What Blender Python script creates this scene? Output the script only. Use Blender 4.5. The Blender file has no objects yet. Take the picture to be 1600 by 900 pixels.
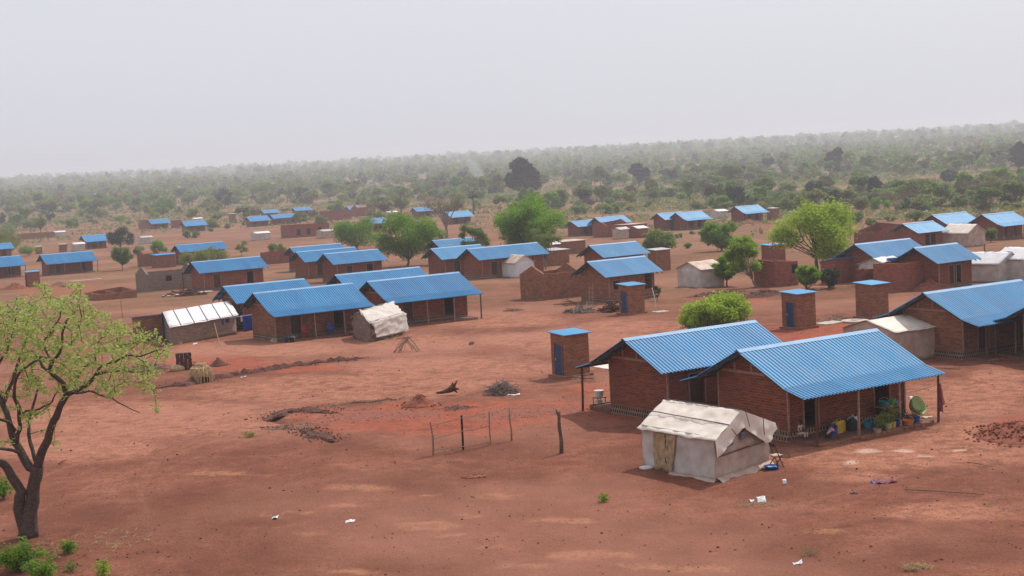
import bpy, bmesh, math, random
import numpy as np
from mathutils import Vector, Matrix, noise
R = math.radians
random.seed(7); rng = np.random.default_rng(7)
SC = bpy.context.scene
COL = SC.collection

# ------------------------------------------------------------------ camera, sky, sun, exposure
CAM_H = 12.5
F_PX, PITCH, ROLL = 2372.0, R(5.033), R(3.06)
cp, sp, cr, sr = math.cos(PITCH), math.sin(PITCH), math.cos(ROLL), math.sin(ROLL)
cam_d = bpy.data.cameras.new('camera'); cam = bpy.data.objects.new('camera', cam_d); COL.objects.link(cam)
cam_d.sensor_width = 36.0; cam_d.lens = 36.0 * F_PX / 1600.0
cam_d.clip_start = 0.5; cam_d.clip_end = 30000
_r = Vector((1, 0, 0)); _u = Vector((0, sp, cp)); _f = Vector((0, cp, -sp))
rt = cr * _r - sr * _u; up = sr * _r + cr * _u; bk = -_f
cam.matrix_world = Matrix(((rt.x, up.x, bk.x, 0), (rt.y, up.y, bk.y, 0), (rt.z, up.z, bk.z, CAM_H), (0, 0, 0, 1)))
SC.camera = cam

SUN_AZ, SUN_EL = 50.0, 52.0          # azimuth counter-clockwise from +X
w = bpy.data.worlds.new('World'); SC.world = w; w.use_nodes = True
nt = w.node_tree; nt.nodes.clear()
sky = nt.nodes.new('ShaderNodeTexSky'); sky.sky_type = 'NISHITA'; sky.sun_disc = False
sky.sun_elevation = R(SUN_EL); sky.sun_rotation = R(90 - SUN_AZ)
sky.air_density = 1.0; sky.dust_density = 6.0; sky.ozone_density = 1.0
mixn = nt.nodes.new('ShaderNodeMix'); mixn.data_type = 'RGBA'; mixn.inputs[0].default_value = 0.82
mixn.inputs[7].default_value = (6.75, 6.9, 7.65, 1)
bgn = nt.nodes.new('ShaderNodeBackground'); bgn.inputs[1].default_value = 0.1
wo = nt.nodes.new('ShaderNodeOutputWorld')
nt.links.new(sky.outputs[0], mixn.inputs[6]); nt.links.new(mixn.outputs[2], bgn.inputs[0]); nt.links.new(bgn.outputs[0], wo.inputs[0])

sun_d = bpy.data.lights.new('sun', 'SUN'); sun = bpy.data.objects.new('sun', sun_d); COL.objects.link(sun)
sun_d.energy = 3.0; sun_d.angle = R(1.2); sun_d.color = (1.0, 0.95, 0.88)
sdir = Vector((math.cos(R(SUN_AZ)) * math.cos(R(SUN_EL)), math.sin(R(SUN_AZ)) * math.cos(R(SUN_EL)), math.sin(R(SUN_EL))))
sun.rotation_euler = sdir.to_track_quat('Z', 'Y').to_euler(); sun.location = (0, 0, 60)

SC.view_settings.view_transform = 'Standard'; SC.view_settings.look = 'None'
SC.view_settings.exposure = 0.25; SC.view_settings.gamma = 1.0; SC.view_settings.use_curve_mapping = False
SC.render.engine = 'CYCLES'
cy = SC.cycles
cy.use_denoising = True; cy.max_bounces = 6; cy.diffuse_bounces = 2; cy.glossy_bounces = 2; cy.transmission_bounces = 3
cy.volume_bounces = 1; cy.transparent_max_bounces = 8; cy.caustics_reflective = False; cy.caustics_refractive = False

# ------------------------------------------------------------------ projection and terrain
_D = [0, 70, 130, 185, 270, 340, 600, 900, 1400, 2000, 2600, 3400, 6500]
_Z = [0, 0, -1.2, -2.5, -4.6, -5.9, -9.0, -9.8, -8.5, -6.0, -3.0, -.5, 5.0]
def zt(x, y):
    d = math.hypot(x, y)
    z = float(np.interp(d, _D, _Z))
    if d > 250:
        k = min(1, (d - 250) / 900)
        z += k * 2.2 * noise.noise(Vector((x / 420, y / 420, 3.1)))
        if d > 1200:
            z += min(1, (d - 1200) / 900) * (4.0 * noise.noise(Vector((x / 900, y / 900, 7.7))) + 5 * max(0, (x / y if y > 0 else 0) * 1.0))
    return z
def ray(px, py):
    dx, dy = px - 800, py - 450
    x = dx * cr - dy * sr; y = dx * sr + dy * cr
    return Vector((x / F_PX, cp - y / F_PX * sp, -sp - y / F_PX * cp))
def G(px, py, h=0.0):
    """the point h metres above the terrain seen at that pixel of the 1600x900 photograph"""
    d = ray(px, py); t = 20.0
    def f(t): return CAM_H + d.z * t - zt(d.x * t, d.y * t) - h
    while f(t) > 0 and t < 9000: t *= 1.02
    a, b = t / 1.02, t
    for _ in range(30):
        m = (a + b) / 2
        if f(m) > 0: a = m
        else: b = m
    t = (a + b) / 2
    return Vector((d.x * t, d.y * t, zt(d.x * t, d.y * t)))
def W(px, py, Y):
    d = ray(px, py); t = Y / d.y
    return Vector((d.x * t, Y, CAM_H + d.z * t))
def PJ(P):
    x, y, z = P[0], P[1], P[2] - CAM_H
    d = y * cp - z * sp; u = y * sp + z * cp
    X = x / d * F_PX; Yv = -u / d * F_PX
    return 800 + X * cr + Yv * sr, 450 - X * sr + Yv * cr
def PPM(P): return F_PX / P[1]

# ------------------------------------------------------------------ mesh helpers
class MB:
    def __init__(s): s.v = []; s.f = []; s.m = []; s.k = 0
    def add(s, vs, fs):
        o = len(s.v); s.v += [tuple(v) for v in vs]
        for f in fs: s.f.append(tuple(i + o for i in f)); s.m.append(s.k)
        return s
    def hexa(s, p):  # 4 bottom, 4 top
        return s.add(p, [(3, 2, 1, 0), (4, 5, 6, 7), (0, 1, 5, 4), (1, 2, 6, 5), (2, 3, 7, 6), (3, 0, 4, 7)])
    def box(s, x0, x1, y0, y1, z0, z1):
        return s.hexa([(x0, y0, z0), (x1, y0, z0), (x1, y1, z0), (x0, y1, z0), (x0, y0, z1), (x1, y0, z1), (x1, y1, z1), (x0, y1, z1)])
    def bar(s, a, b, r0, r1=None, n=6):
        r1 = r0 if r1 is None else r1
        a, b = Vector(a), Vector(b); d = b - a
        if d.length < 1e-6: return s
        q = d.to_track_quat('Z', 'Y'); vs = []
        for c, r in ((a, r0), (b, r1)):
            for i in range(n):
                t = 2 * math.pi * i / n
                vs.append(c + q @ Vector((r * math.cos(t), r * math.sin(t), 0)))
        fs = [(i, (i + 1) % n, n + (i + 1) % n, n + i) for i in range(n)]
        fs += [tuple(range(n - 1, -1, -1)), tuple(range(n, 2 * n))]
        return s.add(vs, fs)
    def tube(s, pts, rs, n=6):
        pts = [Vector(p) for p in pts]; vs = []
        for i, p in enumerate(pts):
            d = (pts[min(i + 1, len(pts) - 1)] - pts[max(i - 1, 0)])
            q = d.to_track_quat('Z', 'Y') if d.length > 1e-6 else Vector((0, 0, 1)).to_track_quat('Z', 'Y')
            for k in range(n):
                t = 2 * math.pi * k / n
                vs.append(p + q @ Vector((rs[i] * math.cos(t), rs[i] * math.sin(t), 0)))
        fs = []
        for i in range(len(pts) - 1):
            # align rings
            a0 = vs[i * n]; best = min(range(n), key=lambda k: (vs[(i + 1) * n + k] - a0).length)
            for k in range(n):
                fs.append((i * n + k, i * n + (k + 1) % n, (i + 1) * n + (k + 1 + best) % n, (i + 1) * n + (k + best) % n))
        fs.append(tuple(range(n - 1, -1, -1))); fs.append(tuple((len(pts) - 1) * n + k for k in range(n)))
        return s.add(vs, fs)
    def lathe(s, prof, c=(0, 0, 0), n=12):
        vs = []; 
        for r, z in prof:
            for k in range(n):
                t = 2 * math.pi * k / n; vs.append((c[0] + r * math.cos(t), c[1] + r * math.sin(t), c[2] + z))
        fs = [(i * n + k, i * n + (k + 1) % n, (i + 1) * n + (k + 1) % n, (i + 1) * n + k) for i in range(len(prof) - 1) for k in range(n)]
        fs.append(tuple(range(n - 1, -1, -1))); fs.append(tuple((len(prof) - 1) * n + k for k in range(n)))
        return s.add(vs, fs)
    def cloth(s, p00, p10, p11, p01, n, m, amp=0.03, fr=1.6, th=0.012, seed=0.0, hem=0.0):
        """a crumpled double-sided sheet with real thickness"""
        P = [Vector(p) for p in (p00, p10, p11, p01)]
        nrm = (P[1] - P[0]).cross(P[3] - P[0]).normalized(); g = []
        for j in range(m + 1):
            for i in range(n + 1):
                u, v = i / n, j / m
                q = P[0] * (1 - u) * (1 - v) + P[1] * u * (1 - v) + P[2] * u * v + P[3] * (1 - u) * v
                k = noise.noise(q * fr + Vector((seed, seed, 0))) + 0.6 * noise.noise(q * fr * 2.7 + Vector((seed, 3, 1)))
                k2 = abs(noise.noise(Vector((q.x * fr * 1.3 + q.z * 2, q.y * fr * 1.3 - q.z, seed)))) 
                q = q + nrm * amp * (k - 1.2 * k2)
                if hem and j == 0: q = q + Vector((0, 0, hem * noise.noise(Vector((u * 7, seed, 2)))))
                g.append(q)
        N = (n + 1) * (m + 1)
        vs = g + [q - nrm * th for q in g]; fs = []
        for j in range(m):
            for i in range(n):
                a = j * (n + 1) + i; b = a + 1; c = a + n + 2; d = a + n + 1
                fs.append((a, b, c, d)); fs.append((N + d, N + c, N + b, N + a))
        edge = [i for i in range(n + 1)] + [j * (n + 1) + n for j in range(1, m + 1)] + [m * (n + 1) + i for i in range(n - 1, -1, -1)] + [j * (n + 1) for j in range(m - 1, 0, -1)]
        for a, b in zip(edge, edge[1:] + edge[:1]): fs.append((b, a, N + a, N + b))
        return s.add(vs, fs)
    def blob(s, c, r, sub=2, amp=0.25, fr=1.5, seed=0, flat=None):
        bm = bmesh.new(); bmesh.ops.create_icosphere(bm, subdivisions=sub, radius=1)
        r = Vector(r) if hasattr(r, '__len__') else Vector((r, r, r)); c = Vector(c); vs = []
        for v in bm.verts:
            k = 1 + amp * noise.noise(v.co * fr + Vector((seed, seed * 1.7, 0)))
            q = Vector((v.co.x * r.x * k, v.co.y * r.y * k, v.co.z * r.z * k))
            vs.append(c + q)
        s.add(vs, [tuple(v.index for v in f.verts) for f in bm.faces]); bm.free(); return s
    def build(s, name, mats, parent=None, smooth=False):
        me = bpy.data.meshes.new(name); me.from_pydata(s.v, [], s.f); 
        for m in (mats if isinstance(mats, (list, tuple)) else [mats]): me.materials.append(m)
        if s.k: me.polygons.foreach_set('material_index', s.m)
        if smooth: me.polygons.foreach_set('use_smooth', [True] * len(me.polygons))
        me.update()
        o = bpy.data.objects.new(name, me); COL.objects.link(o)
        if parent: o.parent = parent
        return o
def thing(name, label, cat, loc=(0, 0, 0), rz=0.0, group=None, sc=1.0):
    o = bpy.data.objects.new(name, None); COL.objects.link(o)
    o.location = loc; o.rotation_euler = (0, 0, rz); o.scale = (sc, sc, sc); o.empty_display_size = 0.3
    o['label'] = label; o['category'] = cat
    if group: o['group'] = group
    return o
def tag(o, label, cat, group=None, kind=None):
    if label: o['label'] = label
    if cat: o['category'] = cat
    if group: o['group'] = group
    if kind: o['kind'] = kind
    return o
def copy_tree(root, loc, rz, label=None, sc=1.0):
    r = root.copy(); COL.objects.link(r); r.location = loc; r.rotation_euler = (0, 0, rz); r.scale = (sc, sc, sc)
    if label: r['label'] = label
    for ch in list(root.children):
        c = ch.copy(); COL.objects.link(c); c.parent = r
    return r

# ------------------------------------------------------------------ materials
def nodes(name):
    m = bpy.data.materials.new(name); m.use_nodes = True; t = m.node_tree
    b = t.nodes['Principled BSDF']; return m, t, b
def N(t, typ, **kw):
    n = t.nodes.new(typ)
    for k, v in kw.items(): setattr(n, k, v)
    return n
def ramp(t, src, stops):
    r = N(t, 'ShaderNodeValToRGB'); e = r.color_ramp.elements
    while len(e) < len(stops): e.new(0.5)
    for i, (p, c) in enumerate(stops):
        e[i].position = p; e[i].color = (c[0], c[1], c[2], 1) if hasattr(c, '__len__') else (c, c, c, 1)
    t.links.new(src, r.inputs[0]); return r.outputs[0]
def mix(t, fac, a, b, mode='MIX'):
    n = N(t, 'ShaderNodeMix', data_type='RGBA', blend_type=mode)
    for s, v in ((n.inputs[0], fac), (n.inputs[6], a), (n.inputs[7], b)):
        if hasattr(v, 'links') or isinstance(v, bpy.types.NodeSocket): t.links.new(v, s)
        elif hasattr(v, '__len__'): s.default_value = (v[0], v[1], v[2], 1)
        else: s.default_value = v
    return n.outputs[2]
def noi(t, vec, scale, det=3, rough=.55):
    n = N(t, 'ShaderNodeTexNoise'); n.inputs['Scale'].default_value = scale; n.inputs['Detail'].default_value = det
    n.inputs['Roughness'].default_value = rough
    if vec: t.links.new(vec, n.inputs['Vector'])
    return n.outputs['Fac']
def bump(t, b, h, st=.3, dist=.05):
    n = N(t, 'ShaderNodeBump'); n.inputs['Strength'].default_value = st; n.inputs['Distance'].default_value = dist
    t.links.new(h, n.inputs['Height']); t.links.new(n.outputs[0], b.inputs['Normal'])
def mat(name, c, rough=.8, var=.25, scale=3.0, metal=0.0, spec=.3, c2=None, bst=0.0):
    m, t, b = nodes(name); tc = N(t, 'ShaderNodeTexCoord').outputs['Object']
    f = noi(t, tc, scale, 4)
    c2 = c2 or tuple(x * (1 - var) for x in c)
    t.links.new(ramp(t, f, [(.35, c2), (.65, c)]), b.inputs['Base Color'])
    b.inputs['Roughness'].default_value = rough; b.inputs['Metallic'].default_value = metal
    b.inputs['Specular IOR Level'].default_value = spec
    if bst: bump(t, b, f, bst)
    return m
def brick(name, c1, c2, mortar, wd=.30, row=.115, dirt=(.10, .05, .035)):
    m, t, b = nodes(name); tc = N(t, 'ShaderNodeTexCoord').outputs['Object']
    sx = N(t, 'ShaderNodeSeparateXYZ'); t.links.new(tc, sx.inputs[0])
    ad = N(t, 'ShaderNodeMath', operation='ADD'); t.links.new(sx.outputs[0], ad.inputs[0]); t.links.new(sx.outputs[1], ad.inputs[1])
    cb = N(t, 'ShaderNodeCombineXYZ'); t.links.new(ad.outputs[0], cb.inputs[0]); t.links.new(sx.outputs[2], cb.inputs[1])
    br = N(t, 'ShaderNodeTexBrick'); t.links.new(cb.outputs[0], br.inputs['Vector'])
    br.inputs['Scale'].default_value = 1.0; br.inputs['Brick Width'].default_value = wd; br.inputs['Row Height'].default_value = row
    br.inputs['Mortar Size'].default_value = .014; br.inputs['Mortar Smooth'].default_value = .3; br.inputs['Bias'].default_value = 0.0
    for k, c in (('Color1', c1), ('Color2', c2), ('Mortar', mortar)): br.inputs[k].default_value = (*c, 1)
    n1 = noi(t, tc, .9, 4, .65); n2 = noi(t, tc, 7.0, 3)
    c = mix(t, ramp(t, n1, [(.42, 0.0), (.68, .4)]), br.outputs[0], dirt)
    mp = N(t, 'ShaderNodeMapping'); mp.inputs['Scale'].default_value = (1.5, 1.5, 9.0); t.links.new(tc, mp.inputs[0])
    n3 = noi(t, mp.outputs[0], 1.0, 4, .7)
    c = mix(t, ramp(t, n3, [(.46, .0), (.66, .45)]), c, (c1[0] * 1.45, c1[1] * 1.6, c1[2] * 1.7))
    c = mix(t, ramp(t, n3, [(.34, .35), (.50, .0)]), c, (c2[0] * .55, c2[1] * .55, c2[2] * .55))
    oi = N(t, 'ShaderNodeObjectInfo'); 
    c = mix(t, .5, c, mix(t, oi.outputs['Random'], (.72, .72, .72), (1.15, 1.12, 1.1)), 'MULTIPLY')
    t.links.new(c, b.inputs['Base Color']); b.inputs['Roughness'].default_value = .93; b.inputs['Specular IOR Level'].default_value = .15
    bump(t, b, br.outputs['Fac'], -.35, .02)
    return m
def leaf(name, c, c2, trans=.3):
    m, t, b = nodes(name); ge = N(t, 'ShaderNodeNewGeometry'); tc = N(t, 'ShaderNodeTexCoord').outputs['Object']
    f = noi(t, tc, .55, 3)
    col = mix(t, ge.outputs['Random Per Island'], c, c2)
    col = mix(t, ramp(t, f, [(.38, 0.0), (.62, .75)]), col, c2)
    oi = N(t, 'ShaderNodeObjectInfo')
    col = mix(t, .6, col, mix(t, oi.outputs['Random'], (.68, .78, .70), (1.25, 1.12, 1.0)), 'MULTIPLY')
    t.links.new(col, b.inputs['Base Color']); b.inputs['Roughness'].default_value = .6; b.inputs['Specular IOR Level'].default_value = .25
    tr = N(t, 'ShaderNodeBsdfTranslucent'); t.links.new(col, tr.inputs[0])
    ms = N(t, 'ShaderNodeMixShader'); ms.inputs[0].default_value = trans
    t.links.new(b.outputs[0], ms.inputs[1]); t.links.new(tr.outputs[0], ms.inputs[2])
    t.links.new(ms.outputs[0], t.nodes['Material Output'].inputs[0])
    return m
M = {}
M['brick'] = brick('brick_red', (.25, .068, .038), (.16, .040, .024), (.27, .12, .08))
M['brick_br'] = brick('brick_brown', (.28, .112, .058), (.17, .060, .034), (.32, .17, .11))
M['brick_raw'] = brick('brick_raw', (.29, .088, .055), (.19, .055, .035), (.25, .11, .07))
M['mud'] = brick('grey_mud_block', (.26, .18, .135), (.22, .15, .115), (.28, .20, .15), .4, .2, (.17, .11, .08))
M['plinth'] = brick('plinth_painted_gaps', (.05, .025, .02), (.09, .045, .035), (.36, .25, .18), .17, .22)  # solid plinth; dark cells paint the shade of lattice gaps
for m_ in ('plinth',):
    for n_ in M[m_].node_tree.nodes:
        if n_.type == 'TEX_BRICK': n_.inputs['Mortar Size'].default_value = .034
def roofmat(name, c, dust, amt):
    m, t, b = nodes(name); tc = N(t, 'ShaderNodeTexCoord').outputs['Object']
    f = noi(t, tc, .8, 5, .65); f2 = noi(t, tc, 6, 3)
    mp = N(t, 'ShaderNodeMapping'); mp.inputs['Scale'].default_value = (9, .5, .5); t.links.new(tc, mp.inputs[0])
    f3 = noi(t, mp.outputs[0], 1.2, 2)
    oi = N(t, 'ShaderNodeObjectInfo')
    sx = N(t, 'ShaderNodeSeparateXYZ'); t.links.new(tc, sx.inputs[0]); sn = N(t, 'ShaderNodeMath', operation='SNAP'); t.links.new(sx.outputs[0], sn.inputs[0]); sn.inputs[1].default_value = .9
    sg_ = N(t, 'ShaderNodeMath', operation='SIGN'); t.links.new(sx.outputs[1], sg_.inputs[0]); s5 = N(t, 'ShaderNodeMath', operation='MULTIPLY_ADD'); t.links.new(sg_.outputs[0], s5.inputs[0]); s5.inputs[1].default_value = 7.3; t.links.new(sn.outputs[0], s5.inputs[2])
    s6 = N(t, 'ShaderNodeMath', operation='MULTIPLY_ADD'); t.links.new(oi.outputs['Random'], s6.inputs[0]); s6.inputs[1].default_value = 91.0; t.links.new(s5.outputs[0], s6.inputs[2])
    wn = N(t, 'ShaderNodeTexWhiteNoise', noise_dimensions='1D'); t.links.new(s6.outputs[0], wn.inputs['W'])
    c1 = mix(t, ramp(t, f, [(.4, 0.0), (.75, amt)]), c, dust)
    c1 = mix(t, ramp(t, f3, [(.45, 0.0), (.7, amt * .7)]), c1, dust)
    c1 = mix(t, .8, c1, mix(t, oi.outputs['Random'], (.84, .88, .92), (1.1, 1.07, 1.03)), 'MULTIPLY')
    c1 = mix(t, .8, c1, mix(t, wn.outputs['Value'], (.86, .88, .90), (1.10, 1.08, 1.06)), 'MULTIPLY')
    c1 = mix(t, ramp(t, noi(t, tc, 1.9, 5, .75), [(.60, 0.0), (.72, .45)]), c1, (.24, .20, .17))
    t.links.new(c1, b.inputs['Base Color']); b.inputs['Roughness'].default_value = .55; b.inputs['Specular IOR Level'].default_value = .2
    bump(t, b, f2, .05, .01)
    return m
M['roof'] = roofmat('blue_painted_tin', (.045, .255, .485), (.19, .29, .41), .45)
M['roof_mid'] = roofmat('strong_blue_painted_tin', (.020, .185, .40), (.09, .24, .40), .35)
M['ridge'] = mat('ridge_cap_tin', (.20, .38, .60), .55, .2, 2, spec=.2)
M['under'] = mat('roof_underside_timber', (.09, .055, .04), .9)
M['timber'] = mat('weathered_timber', (.36, .21, .15), .9, .35, 6)
M['timber_d'] = mat('dark_red_timber', (.11, .045, .032), .9, .35, 6)
M['pole'] = mat('bark_pole', (.17, .105, .075), .95, .5, 9, bst=.3)
M['pole_l'] = mat('pale_pole', (.34, .21, .14), .95, .35, 9)
M['door'] = mat('navy_painted_door', (.012, .05, .13), .5, .2, 5)
M['door_t'] = mat('teal_painted_door', (.01, .09, .17), .5, .2, 5)
M['door_w'] = mat('red_brown_door', (.085, .028, .02), .7, .3, 5)
M['dark'] = mat('near_black_and_opening_shade', (.015, .010, .010), 1, .2, 2)  # plain near-black, also used as painted shade inside openings
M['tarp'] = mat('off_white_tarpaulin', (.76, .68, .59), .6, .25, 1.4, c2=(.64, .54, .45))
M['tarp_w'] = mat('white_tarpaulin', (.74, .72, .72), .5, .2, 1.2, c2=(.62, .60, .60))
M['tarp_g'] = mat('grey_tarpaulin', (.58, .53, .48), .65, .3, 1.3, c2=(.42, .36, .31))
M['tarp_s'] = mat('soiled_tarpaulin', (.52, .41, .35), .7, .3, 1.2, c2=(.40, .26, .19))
M['seam'] = mat('dark_seam', (.10, .075, .065), .8)
M['patch'] = mat('grey_patch', (.16, .15, .16), .7)
M['curtain'] = mat('tan_curtain', (.50, .34, .19), .9, .45, 5)
M['rust'] = mat('rusty_tin', (.42, .24, .15), .6, .4, 1.2, c2=(.55, .47, .40))
M['tin'] = mat('pale_tin', (.50, .47, .46), .5, .3, 1.5)
M['concrete'] = mat('pale_concrete', (.50, .42, .36), .9, .2, 3)
M['soil_red'] = mat('red_soil_heap', (.27, .085, .05), 1, .4, 4, bst=.6)
M['soil_dk'] = mat('dark_soil_heap', (.125, .052, .036), 1, .4, 4, bst=.6)
M['soil_br'] = mat('brown_soil_bank', (.20, .095, .062), 1, .45, 3, bst=.6)
M['deck'] = mat('packed_earth_floor', (.19, .085, .058), .95, .3, 4)
M['bark'] = mat('tree_bark', (.115, .075, .062), .95, .5, 14, bst=.5)
M['bark_l'] = mat('pale_bark', (.26, .20, .16), .95, .4, 9)
M['twig'] = mat('grey_twigs', (.25, .19, .165), .95, .45, 8)
M['straw'] = mat('dry_thatch', (.60, .42, .22), 1, .45, 7)
M['leaf_fg'] = leaf('young_yellow_green_leaves', (.60, .64, .24), (.42, .49, .12), .5)
M['leaf_b'] = leaf('bright_green_leaves', (.32, .50, .035), (.17, .32, .025), .58)
M['leaf_m'] = leaf('mid_green_leaves', (.26, .42, .036), (.12, .24, .026), .52)
M['leaf_d'] = leaf('dark_green_leaves', (.042, .085, .028), (.024, .052, .020), .2)
M['leaf_o'] = leaf('olive_leaves', (.27, .31, .065), (.16, .195, .042), .42)
M['leaf_g'] = leaf('grey_green_leaves', (.24, .33, .075), (.13, .20, .048), .42)
M['leaf_dry'] = leaf('dry_brown_twigs', (.25, .20, .125), (.17, .145, .085), .3)
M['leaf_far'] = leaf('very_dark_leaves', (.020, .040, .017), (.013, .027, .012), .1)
M['leaf_y'] = leaf('lime_green_leaves', (.40, .51, .065), (.25, .38, .04), .55)
def flat(name, c, rough=.6): 
    M[name] = mat(name, c, rough, .12, 4)
for nm, c in dict(blue_cloth=(.02, .05, .30), dark_cloth=(.02, .02, .04), red_cloth=(.35, .03, .03), orange_cloth=(.40, .11, .05), maroon_cloth=(.16, .02, .04), white_cloth=(.68, .66, .64), teal_cloth=(.02, .22, .25),
                  lightblue_cloth=(.2, .4, .6), pink_cloth=(.55, .30, .26), yellow_plastic=(.55, .33, .03), white_plastic=(.62, .60, .57), black_plastic=(.02, .02, .022), blue_plastic=(.02, .07, .36), green_plastic=(.08, .45, .08),
                  pale_green=(.35, .44, .18), orange_plastic=(.60, .18, .05), red_plastic=(.48, .05, .03), teal_plastic=(.03, .22, .22), skin=(.075, .035, .022), hair=(.008, .007, .006), paper=(.72, .72, .74), clay=(.40, .28, .22), tan_cloth=(.50, .40, .30)).items(): flat(nm, c)

# ------------------------------------------------------------------ ground: one sheet to the horizon, relief, soil colours as a baked attribute
def seg_d(px, py, pts):
    best = np.full(px.shape, 1e9)
    for (x0, y0), (x1, y1) in zip(pts, pts[1:]):
        dx, dy = x1 - x0, y1 - y0; L = dx * dx + dy * dy
        t = np.clip(((px - x0) * dx + (py - y0) * dy) / L, 0, 1)
        # vertical pixels count about five times more on the ground than horizontal ones
        d = np.sqrt(((px - x0 - t * dx)) ** 2 + ((py - y0 - t * dy) * 4.5) ** 2)
        best = np.minimum(best, d)
    return best
def make_ground():
    inner = np.linspace(-27, 27, 460); outer = np.linspace(27, 333, 60)[1:-1]
    ang = np.radians(np.concatenate([inner, outer]))
    rad = np.concatenate([[0.5, 8, 16, 24, 30], np.arange(34, 135, .42), np.geomspace(135.5, 700, 150), np.geomspace(715, 6000, 90)])
    nA, nR = len(ang), len(rad)
    A, Rr = np.meshgrid(ang, rad)
    X = np.sin(A) * Rr; Y = np.cos(A) * Rr
    Xf, Yf = X.ravel(), Y.ravel()
    Z = np.array([zt(x, y) for x, y in zip(Xf, Yf)])
    near = (Rr.ravel() < 160) & (Yf > 5)
    # pixel of every vertex, for marks that lie at known places
    d = Yf * cp - (Z - CAM_H) * sp; u = Yf * sp + (Z - CAM_H) * cp
    ok = d > 5; dd = np.where(ok, d, 1e9)
    xx = Xf / dd * F_PX; yy = -u / dd * F_PX
    PX = np.where(ok, 800 + xx * cr + yy * sr, -9999); PY = np.where(ok, 450 - xx * sr + yy * cr, -9999)
    bz = np.zeros_like(Z)
    for i in np.nonzero(near)[0]:
        v = Vector((Xf[i], Yf[i], 0))
        bz[i] = .05 * noise.noise(v * .35) + .03 * noise.noise(v * 1.3 + Vector((9, 0, 0))) + .018 * noise.noise(v * 3.1)
    def line(pts, wpx, h, rough=.5):
        dd_ = seg_d(PX, PY, pts); k = np.exp(-(dd_ / wpx) ** 2)
        rn = np.array([noise.noise(Vector((Xf[i] * 1.7, Yf[i] * 1.7, 5))) if (k[i] > .02) else 0 for i in range(len(k))])
        return k, h * k * (1 + rough * 1.8 * rn)
    dark = np.zeros_like(Z); red = np.zeros_like(Z); light = np.zeros_like(Z); tan = np.zeros_like(Z)
    k, h = line([(240, 606), (330, 592), (420, 578), (500, 568), (570, 560)], 22, .02); bz += h; dark = np.maximum(dark, k * .9)
    k, h = line([(425, 652), (480, 662), (520, 684)], 26, -.22); bz += h; dark = np.maximum(dark, k)
    k, h = line([(430, 645), (560, 634), (640, 622)], 18, .02); bz += h; dark = np.maximum(dark, k * .7)
    k, h = line([(520, 690), (620, 705), (720, 725)], 18, .01); bz += h; dark = np.maximum(dark, k * .5)
    k, h = line([(1000, 452), (1103, 458), (1223, 460), (1330, 452)], 20, .30); dark = np.maximum(dark, k * .8); bz += h
    def blobs(lst, arr, st=1.0):
        for (x, y, rx, ry) in lst:
            q = ((PX - x) / rx) ** 2 + ((PY - y) / ry) ** 2
            arr[:] = np.maximum(arr, st * np.clip(1.6 - q * 1.3, 0, 1))
    # freshly turned red soil
    blobs([(600, 658, 140, 20), (770, 648, 120, 24), (850, 642, 90, 20), (700, 668, 120, 14), (925, 610, 45, 14), (420, 574, 150, 9), (330, 565, 90, 12), (1150, 470, 60, 5), (1310, 520, 130, 18), (1600, 668, 60, 24), (960, 650, 90, 14), (90, 452, 90, 12), (500, 660, 60, 22), (640, 640, 60, 14)], red)
    red = np.clip(red * 1.2, 0, 1)
    # pale, dusty, trodden ground
    blobs([(1380, 712, 210, 26), (1530, 690, 140, 45), (1500, 625, 110, 34), (420, 545, 160, 14), (640, 535, 120, 16), (760, 500, 150, 14), (600, 600, 260, 18), (330, 545, 80, 12), (1000, 510, 120, 12), (1560, 600, 60, 30), (1330, 745, 80, 10), (1480, 800, 130, 18), (250, 655, 300, 34), (700, 575, 200, 20), (520, 612, 260, 22), (900, 532, 200, 16), (120, 700, 160, 26)], light, .9)
    # dark worn earth
    blobs([(1230, 762, 110, 24), (700, 760, 260, 34), (1000, 720, 90, 30), (600, 890, 300, 34), (1000, 850, 260, 50), (120, 820, 160, 50), (320, 830, 200, 50), (1150, 860, 200, 50), (1500, 860, 150, 30), (180, 590, 90, 24), (780, 705, 130, 16), (500, 800, 420, 50), (800, 880, 700, 40)], dark, .52)
    # wheel tracks: pairs of pale ruts with a darker crown
    for pts in ([(-60, 800), (90, 735), (260, 672), (420, 632), (620, 596), (860, 545), (1040, 508), (1300, 488)], [(-60, 850), (120, 770), (300, 700), (470, 645), (700, 585), (900, 528), (1080, 492)],
                [(330, 960), (250, 850), (215, 760), (250, 700), (340, 655), (520, 610)], [(560, 560), (700, 530), (800, 500), (830, 470), (780, 440)], [(150, 660), (330, 632), (560, 602), (760, 570)], [(1250, 790), (1400, 745), (1600, 700), (1750, 680)]):
        for off, wdt, ar, st in ((0, 11, light, .55), (16, 9, light, .45), (8, 6, dark, .22)):
            k = np.exp(-(seg_d(PX, PY, [(x, y + off * (y - 240) / 420) for x, y in pts]) / wdt) ** 2) * st; ar[:] = np.maximum(ar, k)
    # thin tan sandy washes
    blobs([(668, 822, 62, 9), (560, 762, 60, 6), (880, 814, 70, 5), (920, 868, 90, 9), (700, 838, 40, 4), (540, 790, 40, 4), (425, 806, 26, 4), (486, 834, 30, 4), (820, 884, 50, 6), (1010, 885, 60, 5), (1100, 890, 50, 8), (730, 806, 30, 3), (775, 775, 50, 5), (675, 774, 24, 3), (540, 893, 60, 5), (470, 800, 30, 2.5), (780, 855, 40, 3), (1300, 830, 60, 4), (340, 740, 60, 4)], tan)
    white = np.zeros_like(Z); blobs([(1356, 706, 26, 4), (1412, 705, 24, 3), (1330, 722, 14, 3), (1445, 712, 16, 2.5), (1500, 702, 14, 2)], white)
    scrub = np.zeros_like(Z)
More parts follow.
